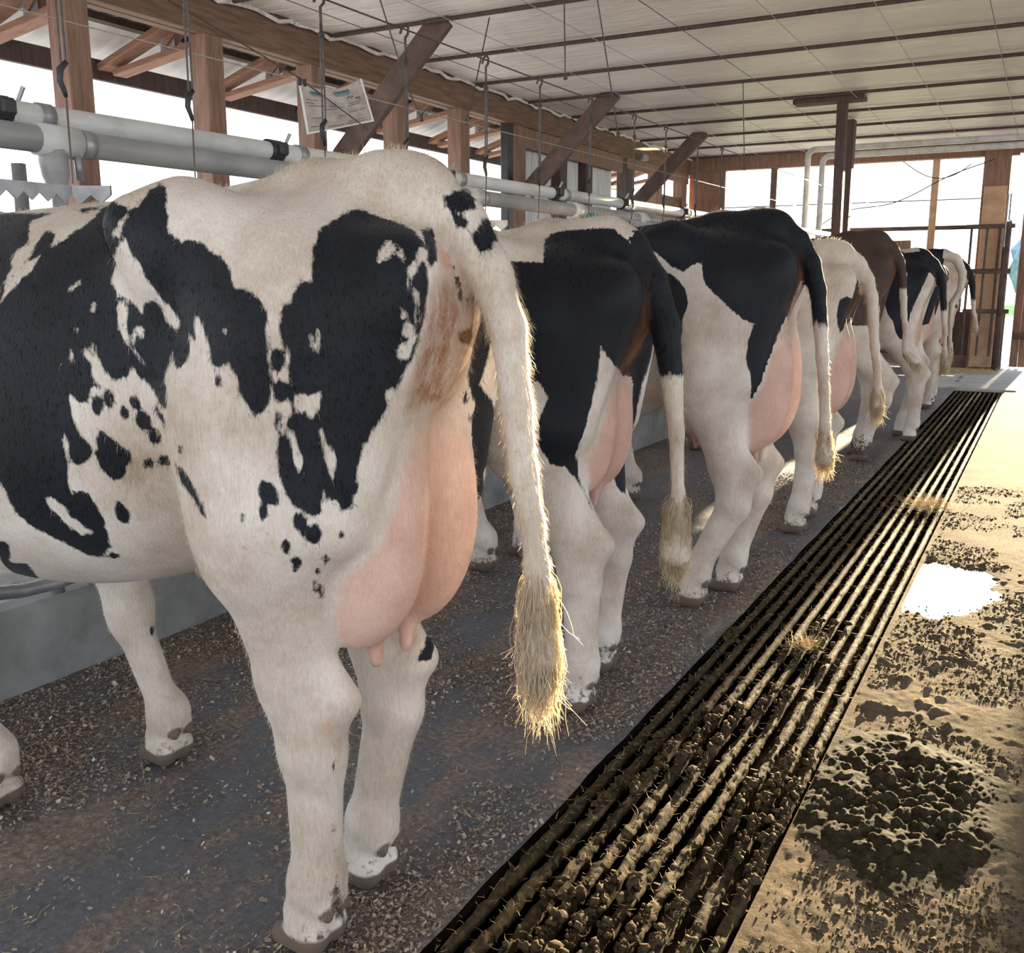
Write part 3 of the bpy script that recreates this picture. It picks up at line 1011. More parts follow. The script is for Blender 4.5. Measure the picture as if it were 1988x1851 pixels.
def cow_mat(name='cow_coat', blk=((0.0018, 0.0026, 0.0055), (0.009, 0.012, 0.019))):
    m, nt, b = new_mat(name)
    L = nt.links
    coat = N(nt, 'ShaderNodeAttribute', attribute_name='coat')
    pink = N(nt, 'ShaderNodeAttribute', attribute_name='pink')
    hoof = N(nt, 'ShaderNodeAttribute', attribute_name='hoof')
    dirt = N(nt, 'ShaderNodeAttribute', attribute_name='dirt')
    rust = N(nt, 'ShaderNodeAttribute', attribute_name='rust')
    tc = N(nt, 'ShaderNodeTexCoord')
    mp = N(nt, 'ShaderNodeMapping')
    mp.inputs['Scale'].default_value = (1.0, 1.0, 0.28)
    L.new(tc.outputs['Object'], mp.inputs[0])
    jag = N(nt, 'ShaderNodeTexNoise', Scale=75.0, Detail=4, Roughness=0.7)
    L.new(mp.outputs[0], jag.inputs['Vector'])
    wob = N(nt, 'ShaderNodeTexNoise', Scale=14.0, Detail=3)
    L.new(tc.outputs['Object'], wob.inputs['Vector'])
    s1 = N(nt, 'ShaderNodeMath', operation='MULTIPLY_ADD')
    L.new(jag.outputs[0], s1.inputs[0])
    s1.inputs[1].default_value = 0.020
    s1.inputs[2].default_value = -0.010
    s2 = N(nt, 'ShaderNodeMath', operation='MULTIPLY_ADD')
    L.new(wob.outputs[0], s2.inputs[0])
    s2.inputs[1].default_value = 0.010
    s2.inputs[2].default_value = -0.005
    a1 = N(nt, 'ShaderNodeMath', operation='ADD')
    L.new(coat.outputs['Fac'], a1.inputs[0])
    L.new(s1.outputs[0], a1.inputs[1])
    a2 = N(nt, 'ShaderNodeMath', operation='ADD')
    L.new(a1.outputs[0], a2.inputs[0])
    L.new(s2.outputs[0], a2.inputs[1])
    mr = N(nt, 'ShaderNodeMapRange')
    mr.inputs['From Min'].default_value = -0.0022
    mr.inputs['From Max'].default_value = 0.0022
    L.new(a2.outputs[0], mr.inputs['Value'])
    # fur grain
    mp2 = N(nt, 'ShaderNodeMapping')
    mp2.inputs['Scale'].default_value = (1.0, 1.0, 0.16)
    mp2.inputs['Rotation'].default_value = (0, -0.35, 0)
    L.new(tc.outputs['Object'], mp2.inputs[0])
    fur = N(nt, 'ShaderNodeTexNoise', Scale=210.0, Detail=4, Roughness=0.75)
    L.new(mp2.outputs[0], fur.inputs['Vector'])
    blot = N(nt, 'ShaderNodeTexNoise', Scale=5.0, Detail=5, Roughness=0.6)
    L.new(tc.outputs['Object'], blot.inputs['Vector'])
    mixf = N(nt, 'ShaderNodeMath', operation='MULTIPLY_ADD')
    L.new(fur.outputs[0], mixf.inputs[0])
    mixf.inputs[1].default_value = 0.45
    L.new(blot.outputs[0], mixf.inputs[2])
    white = ramp(nt, mixf.outputs[0], [(0.40, (0.34, 0.25, 0.18)), (0.60, (0.57, 0.475, 0.39)), (0.9, (0.82, 0.75, 0.68))])
    black = ramp(nt, mixf.outputs[0], [(0.4, blk[0]), (0.9, blk[1])])
    cm = N(nt, 'ShaderNodeMix', data_type='RGBA')
    L.new(mr.outputs[0], cm.inputs[0])
    L.new(white, cm.inputs[6])
    L.new(black, cm.inputs[7])
    # udder skin
    pr = N(nt, 'ShaderNodeMath', operation='MULTIPLY_ADD')
    L.new(wob.outputs[0], pr.inputs[0])
    pr.inputs[1].default_value = 0.02
    L.new(pink.outputs['Fac'], pr.inputs[2])
    pf = N(nt, 'ShaderNodeMapRange')
    pf.inputs['From Min'].default_value = 0.007
    pf.inputs['From Max'].default_value = 0.024
    L.new(pr.outputs[0], pf.inputs['Value'])
    skin = ramp(nt, mixf.outputs[0], [(0.42, (0.50, 0.27, 0.20)), (0.85, (0.78, 0.53, 0.44))])
    c2 = N(nt, 'ShaderNodeMix', data_type='RGBA')
    L.new(pf.outputs[0], c2.inputs[0])
    L.new(cm.outputs[2], c2.inputs[6])
    L.new(skin, c2.inputs[7])
    # rusty staining below the tail
    rm_ = N(nt, 'ShaderNodeMath', operation='MULTIPLY')
    L.new(rust.outputs['Fac'], rm_.inputs[0])
    rn = ramp(nt, jag.outputs[0], [(0.25, (0.2,) * 3), (0.6, (1,) * 3)])
    L.new(rn, rm_.inputs[1])
    c25 = N(nt, 'ShaderNodeMix', data_type='RGBA')
    L.new(rm_.outputs[0], c25.inputs[0])
    L.new(c2.outputs[2], c25.inputs[6])
    c25.inputs[7].default_value = (0.33, 0.15, 0.07, 1)
    # dirt
    dn = N(nt, 'ShaderNodeTexNoise', Scale=38.0, Detail=6, Roughness=0.75)
    L.new(tc.outputs['Object'], dn.inputs['Vector'])
    da = N(nt, 'ShaderNodeMath', operation='ADD')
    L.new(dn.outputs[0], da.inputs[0])
    L.new(dirt.outputs['Fac'], da.inputs[1])
    df = N(nt, 'ShaderNodeMapRange')
    df.inputs['From Min'].default_value = 0.66
    df.inputs['From Max'].default_value = 0.80
    L.new(da.outputs[0], df.inputs['Value'])
    c3 = N(nt, 'ShaderNodeMix', data_type='RGBA')
    L.new(df.outputs[0], c3.inputs[0])
    L.new(c25.outputs[2], c3.inputs[6])
    c3.inputs[7].default_value = (0.075, 0.05, 0.032, 1)
    # hooves
    hf = N(nt, 'ShaderNodeMath', operation='MULTIPLY_ADD')
    L.new(wob.outputs[0], hf.inputs[0])
    hf.inputs[1].default_value = 0.02
    L.new(hoof.outputs['Fac'], hf.inputs[2])
    hr = N(nt, 'ShaderNodeMapRange')
    hr.inputs['From Min'].default_value = 0.008
    hr.inputs['From Max'].default_value = 0.014
    L.new(hf.outputs[0], hr.inputs['Value'])
    c4 = N(nt, 'ShaderNodeMix', data_type='RGBA')
    L.new(hr.outputs[0], c4.inputs[0])
    L.new(c3.outputs[2], c4.inputs[6])
    c4.inputs[7].default_value = (0.16, 0.115, 0.088, 1)
    L.new(c4.outputs[2], b.inputs['Base Color'])
    b.inputs['Roughness'].default_value = 0.62
    b.inputs['Specular IOR Level'].default_value = 0.3
    b.inputs['Sheen Weight'].default_value = 0.06
    b.inputs['Sheen Roughness'].default_value = 0.4
    bp = N(nt, 'ShaderNodeBump', Strength=0.5, Distance=0.005)
    L.new(fur.outputs[0], bp.inputs['Height'])
    L.new(bp.outputs[0], b.inputs['Normal'])


def hair_mat():
    for nm, w_c, k_c in (('cow_hair', (0.95, 0.87, 0.71), (0.007, 0.007, 0.009)),):
        m, nt, b = new_mat(nm)
        out = [n for n in nt.nodes if n.type == 'OUTPUT_MATERIAL'][0]
        at = N(nt, 'ShaderNodeAttribute', attribute_name='coat')
        c = ramp(nt, at.outputs['Fac'], [(0.0, w_c), (0.45, (0.48, 0.31, 0.13)), (0.7, k_c)])
        nt.links.new(c, b.inputs['Base Color'])
        b.inputs['Roughness'].default_value = 0.5
        tr = N(nt, 'ShaderNodeBsdfTranslucent')
        nt.links.new(c, tr.inputs['Color'])
        mx = N(nt, 'ShaderNodeMixShader')
        mx.inputs[0].default_value = 0.62
        nt.links.new(b.outputs[0], mx.inputs[1])
        nt.links.new(tr.outputs[0], mx.inputs[2])
        nt.links.new(mx.outputs[0], out.inputs[0])
    noisy('cow_eye', [(0.3, (0.01, 0.008, 0.006)), (0.7, (0.02, 0.015, 0.012))], 5, rough=0.1, bump=0)


cow_mat()
cow_mat('cow_coat_brown', ((0.035, 0.022, 0.017), (0.085, 0.055, 0.042)))
hair_mat()


def strands(name, P, rad, tint, parent, sides=3):
    """P: (S,K,3) strand points; rad: (S,) root radius -> one mesh of thin tapering tubes"""
    S, K, _ = P.shape
    t = P[:, -1] - P[:, 0]
    t /= np.linalg.norm(t, axis=1, keepdims=True) + 1e-9
    ref = np.where(np.abs(t[:, 2:3]) > 0.9, np.array([[1.0, 0, 0]]), np.array([[0, 0, 1.0]]))
    u = np.cross(t, ref)
    u /= np.linalg.norm(u, axis=1, keepdims=True) + 1e-9
    w = np.cross(t, u)
    tap = np.linspace(1, 0.25, K)[None, :, None]
    V = []
    for k in range(sides):
        a = 2 * PI * k / sides
        V.append(P + (u * math.cos(a) + w * math.sin(a))[:, None, :] * rad[:, None, None] * tap)
    V = np.stack(V, 2)                       # S,K,sides,3
    i = np.arange(S * K * sides).reshape(S, K, sides)
    q = []
    for k in range(sides if sides > 2 else 1):
        k2 = (k + 1) % sides
        q.append(np.stack([i[:, :-1, k], i[:, :-1, k2], i[:, 1:, k2], i[:, 1:, k]], -1).reshape(-1, 4))
    me = np_mesh(name, V.reshape(-1, 3), np.concatenate(q))
    add_attr(me, 'coat', np.repeat(tint, K * sides))
    o = mk(name, me, parent, mat=MATS['cow_hair'])
    o['kind'] = 'stuff'
    return o


def tail_switch(cow, tp, n, length, spread, thick, seed, K=7, brown=0.25, curl=0.0):
    r = np.random.default_rng(seed)
    a, b_ = np.array(tp[-2][:3]), np.array(tp[-1][:3])
    ax = (b_ - a) / np.linalg.norm(b_ - a)
    # roots spread over the last stretch of the tail, hanging down around it
    path = np.array([q[:3] for q in tp])
    root = a + (b_ - a) * r.random((n, 1)) ** 0.8
    L = length * r.uniform(0.55, 1.0, n)
    ang = r.uniform(0, 2 * PI, n)
    rad_ = spread * np.sqrt(r.random(n))
    side = np.stack([np.cos(ang), np.sin(ang), np.zeros(n)], -1)
    s = np.linspace(0, 1, K)
    bul = np.sin(np.pi * np.minimum(s * 1.0 + 0.12, 1.0)) ** 0.7
    down = ax * 0.55 + np.array([0, 0, -0.45])
    down /= np.linalg.norm(down)
    P = root[:, None, :] + down[None, None, :] * (L[:, None, None] * s[None, :, None])
    P = P + side[:, None, :] * (rad_[:, None, None] * bul[None, :, None])
    wig = r.normal(size=(n, 1, 3)) * 0.010 * (s[None, :, None] ** 2) * 2
    P = P + wig + r.normal(size=(n, K, 3)) * 0.0012
    tint = np.clip(r.random(n) ** 2 * brown + r.normal(size=n) * 0.03, 0, 0.5)
    return strands('tail_hair', P, thick * r.uniform(0.6, 1.3, n), tint, cow)


def fuzz(cow, V, Nn, coat, sel, n, length, thick, seed, lay=(-0.35, 0, -0.6), K=3):
    r = np.random.default_rng(seed)
    idx = np.flatnonzero(sel)
    if len(idx) == 0:
        return
    idx = r.choice(idx, n)
    root = V[idx] + r.normal(size=(n, 3)) * 0.003
    d = Nn[idx] * r.uniform(0.2, 0.75, (n, 1)) + np.array(lay) * r.uniform(0.4, 1.0, (n, 1)) + r.normal(size=(n, 3)) * 0.18
    d /= np.linalg.norm(d, axis=1, keepdims=True)
    L = length * r.uniform(0.5, 1.2, n) * (0.55 + 0.45 * np.clip((V[idx][:, 2] - 0.5) / 0.6, 0, 1))
    s = np.linspace(0, 1, K)
    P = root[:, None, :] - Nn[idx][:, None, :] * 0.002 + d[:, None, :] * (L[:, None, None] * s[None, :, None])
    P[:, :, 2] -= (s[None, :] ** 2) * L[:, None] * 0.25
    tint = np.where(coat[idx] > 0, 0.75, r.random(n) * 0.12)
    strands('coat_hair', P, np.full(n, thick * 1.15) * r.uniform(0.6, 1.2, n), tint, cow, sides=2)


def udder_d(P, p):
    return None


def make_cow(p, h):
    F, D0, DU = cow_field(p, h)
    V, Q = F.nets()
    V = smooth_mesh(V, Q, 2)
    Nn = vert_normals(V, Q)
    # paint
    D0s, DUs = F.sample(D0, V), F.sample(DU, V)
    pink = np.where(np.abs(DUs) < 0.02, D0s, -1) - 0.012
    pt = p.get('pink_top', 1.02)
    pink = np.minimum(pink, (pt - V[:, 2]) * 0.2)
    coat = generic_patch(V, p['seed'], p.get('bias', -0.03))
    coat = np.where((V[:, 2] < 0.62), -0.1, coat)
    tail_d = np.full(len(V), 9.0)
    tp = np.array(p['tail'])
    for i in range(1, len(tp) - 1):
        a, e = tp[i, :3], tp[i + 1, :3] - tp[i, :3]
        t = np.clip(((V - a) @ e) / (e @ e), 0, 1)
        rr = tp[i, 3] + t * (tp[i + 1, 3] - tp[i, 3])
        tail_d = np.minimum(tail_d, np.linalg.norm(V - a - t[:, None] * e, axis=1) - rr)
    tail = (tail_d < 0.008) & (V[:, 0] < 0.05)
    xrust, xdirt = np.zeros(len(V)), np.zeros(len(V))
    if 'paint' in p:
        pd = p['paint']
        dv = np.array([pd['d'][0], pd['d'][1], 0.0])
        U = np.stack([V @ np.array([-pd['d'][1], pd['d'][0], 0.0]), V[:, 2]], -1)
        face = Nn @ dv > -0.3
        seen = (Nn @ dv > -0.05) & ~tail
        fc = np.full(len(V), -0.05)
        tc_ = np.full(len(V), -0.05)
        for kind, poly in pd['polys']:
            sdv = poly_sd(U, poly)
            if kind == 'b':
                fc = np.maximum(fc, sdv)
            elif kind == 'w':
                fc = np.minimum(fc, -sdv)
            elif kind == 't':
                tc_ = np.maximum(tc_, sdv)
            elif kind == 'r':
                xrust = np.maximum(xrust, np.where(seen, np.clip(sdv / 0.025 + 0.5, 0, 1), 0))
            elif kind == 'p':
                pink = np.maximum(pink, np.where(seen, np.clip(sdv, -0.02, 0.02), -0.02))
            elif kind == 'm':
                xdirt = np.maximum(xdirt, np.where(seen, 0.75 * np.clip(sdv / 0.008 + 0.3, 0, 1), 0))
            elif kind == 'd':
                xdirt = np.maximum(xdirt, np.where(seen, 0.36 * np.clip(sdv / 0.02 + 0.4, 0, 1), 0))
        coat = np.where(face, fc, coat)
        coat = np.where(tail, tc_, coat)
    if 'tail_black' in p:
        z0, z1 = p['tail_black']
        coat = np.where(tail, np.minimum(V[:, 2] - z0, z1 - V[:, 2]) * 0.3, coat)
    hm = V[:, 0] - 1.86 - 0.05 * np.sin(V[:, 2] * 23) - 0.04 * np.sin(V[:, 1] * 31)
    blaze = np.abs(V[:, 1]) - 0.035
    coat = np.where(V[:, 0] > 1.7, np.maximum(np.minimum(hm, np.where(V[:, 0] > 2.1, blaze, 1)), np.where(V[:, 0] > 1.8, -1, coat)), coat)
    if 'coatf' in p:
        coat = p['coatf'](V, Nn, coat, tail)
    coat = np.where((pink > 0.004) | ((V[:, 2] > 0.45) & (DUs - D0s < -0.012) & ~tail), np.minimum(coat, -0.03), coat)
    me = np_mesh('cow', V, Q)
    add_attr(me, 'coat', coat)
    add_attr(me, 'pink', pink)
    hoof = np.where(V[:, 2] < 0.2, 0.052 - V[:, 2], -1)
    for hx, hy in list(p['hind']) + list(p['fore']):
        for s_ in (1, -1):
            dd = np.linalg.norm(V - np.array((hx - 0.068, hy + 0.024 * s_, 0.10)), axis=1)
            hoof = np.maximum(hoof, 0.019 - dd)
    add_attr(me, 'hoof', hoof)
    dirt = -0.36 + 0.44 * np.clip((0.22 - V[:, 2]) / 0.22, 0, 1) + (0.10 + p.get('dirt', 0.0)) * np.clip((0.62 - V[:, 2]) / 0.3, 0, 1)
    if 'dirtf' in p:
        dirt = dirt + p['dirtf'](V, Nn)
    add_attr(me, 'dirt', dirt + xdirt)
    rust = np.exp(-((V[:, 1] + 0.0) / 0.04) ** 2) * np.clip((V[:, 2] - 0.95) / 0.12, 0, 1) * np.clip((1.33 - V[:, 2]) / 0.1, 0, 1) * (V[:, 0] < 0.16) * (pink > -2)
    rust = np.where((V[:, 0] > -0.005), rust, 0) * p.get('rust', 0.8)
    add_attr(me, 'rust', np.maximum(rust, xrust))
    o = mk('cow', me, label=p['label'], cat='cow', group='dairy cows tied in a row', mat=MATS[p.get('mat', 'cow_coat')])
    o.location = (p['X0'], p['Y0'], 0)
    o.rotation_euler = (0, 0, PI - math.radians(p.get('head_dir', 0)))
    o.scale = (p.get('scx', 1), p.get('scx', 1), p.get('scz', 1))
    # eyes
    n0 = np.array(p.get('neck', (2.08, 0.0, 1.28)))
    for s in (1, -1):
        e = MB()
        c = n0 + (0.125, 0.105 * s, -0.02)
        vs = [(c[0] + 0.018 * math.cos(a) * math.cos(t), c[1] + 0.018 * math.sin(a) * math.cos(t), c[2] + 0.018 * math.sin(t)) for t in np.linspace(-1.5, 1.5, 6) for a in np.linspace(0, 2 * PI, 9)[:-1]]
        fs = [(i * 8 + k, i * 8 + (k + 1) % 8, (i + 1) * 8 + (k + 1) % 8, (i + 1) * 8 + k) for i in range(5) for k in range(8)]
        me_ = bpy.data.meshes.new('eye')
        me_.from_pydata(vs, [], fs)
        mk('eye', me_, o, mat=MATS['cow_eye'], smooth=True)
    return o, V, Nn, coat


def std_tail(x=-0.05, z1=0.70, z2=0.56, lat=0.0, sw=0.034):
    return [(0.17, 0, 1.405, 0.05), (0.10, 0, 1.395, 0.05), (0.03, 0, 1.345, 0.044), (-0.022, 0, 1.27, 0.037), (x, lat * .3, 1.18, 0.030), (x - 0.017, lat * .6, 1.05, 0.0255), (x - 0.03, lat * .8, 0.94, 0.023), (x - 0.045, lat, (0.94 + z1) / 2, 0.02), (x - 0.055, lat, z1, 0.02), (x - 0.062, lat, z2, sw)]


P1 = dict(X0=-0.83, Y0=1.40, head_dir=1, seed=3, hind=[(0.31, 0.12), (0.35, -0.10)], hock=(0.268, 0.262), fore=[(1.32, 0.11), (1.14, -0.26)],
          tail=std_tail(-0.06, 0.79, 0.63), sw=(1700, 0.145, 0.040), dirt=0.06, label='black and white cow with a big pink udder next to the hanging paper notice')
P2 = dict(X0=-0.98, Y0=2.62, seed=5, hind=[(0.17, 0.13), (0.23, -0.18)], hock=(0.14, 0.17), fore=[(1.3, 0.15), (1.25, -0.15)], udder=0.85, scz=0.98, dirt=0.16,
          tail=[(0.14, 0, 1.40, 0.05), (0.07, 0, 1.37, 0.05), (0.01, 0, 1.28, 0.048), (-0.035, 0, 1.16, 0.042), (-0.06, 0, 1.02, 0.032), (-0.08, 0, 0.85, 0.022), (-0.09, 0, 0.68, 0.019), (-0.09, 0, 0.50, 0.045)],
          sw=(1300, 0.12, 0.045), tail_black=(1.02, 2.0), label='mostly black cow with white lower hind legs and a tan tail tuft')
P3 = dict(X0=-0.82, Y0=3.75, seed=8, hind=[(0.33, 0.17), (0.26, -0.09)], hock=(0.165, 0.15), udder_x=-0.035, udder_z=0.81, fore=[(1.3, 0.15), (1.25, -0.15)], udder=1.02, scz=1.04, dirt=0.12,
          tail=std_tail(-0.055, 0.70, 0.58), sw=(700, 0.08, 0.035), tail_black=(1.06, 2.0), label='big black rumped cow with white hind legs and a large bulging pink udder')
P4 = dict(X0=-0.84, Y0=5.12, seed=13, hind=[(0.22, 0.18), (0.24, -0.2)], hock=(0.16, 0.16), udder_x=-0.04, udder_z=0.78, fore=[(1.3, 0.15), (1.25, -0.15)], udder=0.95, dirt=0.15,
          tail=std_tail(-0.055, 0.76, 0.66), sw=(500, 0.11, 0.035), tail_black=(3, 4), label='white rumped cow with a dark patch beside its rosy udder')
P5 = dict(X0=-0.98, Y0=7.3, seed=17, hind=[(0.14, 0.06), (0.2, -0.2)], hock=(0.0, 0.12), fore=[(1.3, 0.15), (1.25, -0.15)], udder=0.8, scz=1.10, dirt=0.3, mat='cow_coat_brown',
          tail=std_tail(-0.05, 0.80, 0.70)[:-2] + [(-0.10, 0.0, 0.72, 0.02), (-0.17, 0.0, 0.66, 0.035)], sw=(350, 0.09, 0.03), tail_black=(1.1, 2), label='tall brownish cow with a dirty hock and a tail tip flicked outwards')
P6 = dict(X0=-0.83, Y0=8.5, seed=23, hind=[(0.10, 0.13), (0.2, -0.13)], hock=(0.06, 0.1), fore=[(1.3, 0.15), (1.25, -0.15)], udder=0.85, scz=1.04,
          tail=std_tail(-0.05, 0.70, 0.60), sw=(350, 0.12, 0.04), tail_black=(1.0, 2), label='cow with a black rump narrowing to a point on its white thigh')
P7 = dict(X0=-0.85, Y0=9.65, seed=29, hind=[(0.2, 0.13), (0.25, -0.13)], fore=[(1.3, 0.15), (1.25, -0.15)], udder=0.8, scz=1.06,
          tail=[(0.12, 0, 1.405, 0.05), (0.045, 0, 1.42, 0.045), (-0.06, 0, 1.38, 0.04), (-0.12, 0, 1.26, 0.034), (-0.11, 0, 1.12, 0.028), (-0.05, 0, 1.02, 0.024), (-0.05, 0, 0.85, 0.02), (-0.07, 0, 0.68, 0.02), (-0.07, 0, 0.58, 0.03)],
          sw=(250, 0.10, 0.03), tail_black=(3, 4), label='dark cow holding its tail in a curl away from its rump')
P8 = dict(X0=-0.77, Y0=10.8, seed=31, hind=[(0.28, 0.13), (0.28, -0.13)], fore=[(1.3, 0.15), (1.25, -0.15)], udder=0.8, scz=1.04,
          tail=std_tail(-0.05, 0.86, 0.78), sw=(220, 0.07, 0.03), tail_black=(1.05, 2), label='pale cow with small dark spots beside the rusty gate')
PP = (P1, P2, P3, P4, P5, P6, P7, P8)
P5['coatf'] = lambda V, Nn, c, t: np.where(t, c, np.where(V[:, 2] > 1.25, 0.03, np.where(V[:, 0] < .3, V[:, 2] - 0.88, c)))
P7['coatf'] = lambda V, Nn, c, t: np.where(t, c, np.maximum(c, V[:, 2] - 0.95))

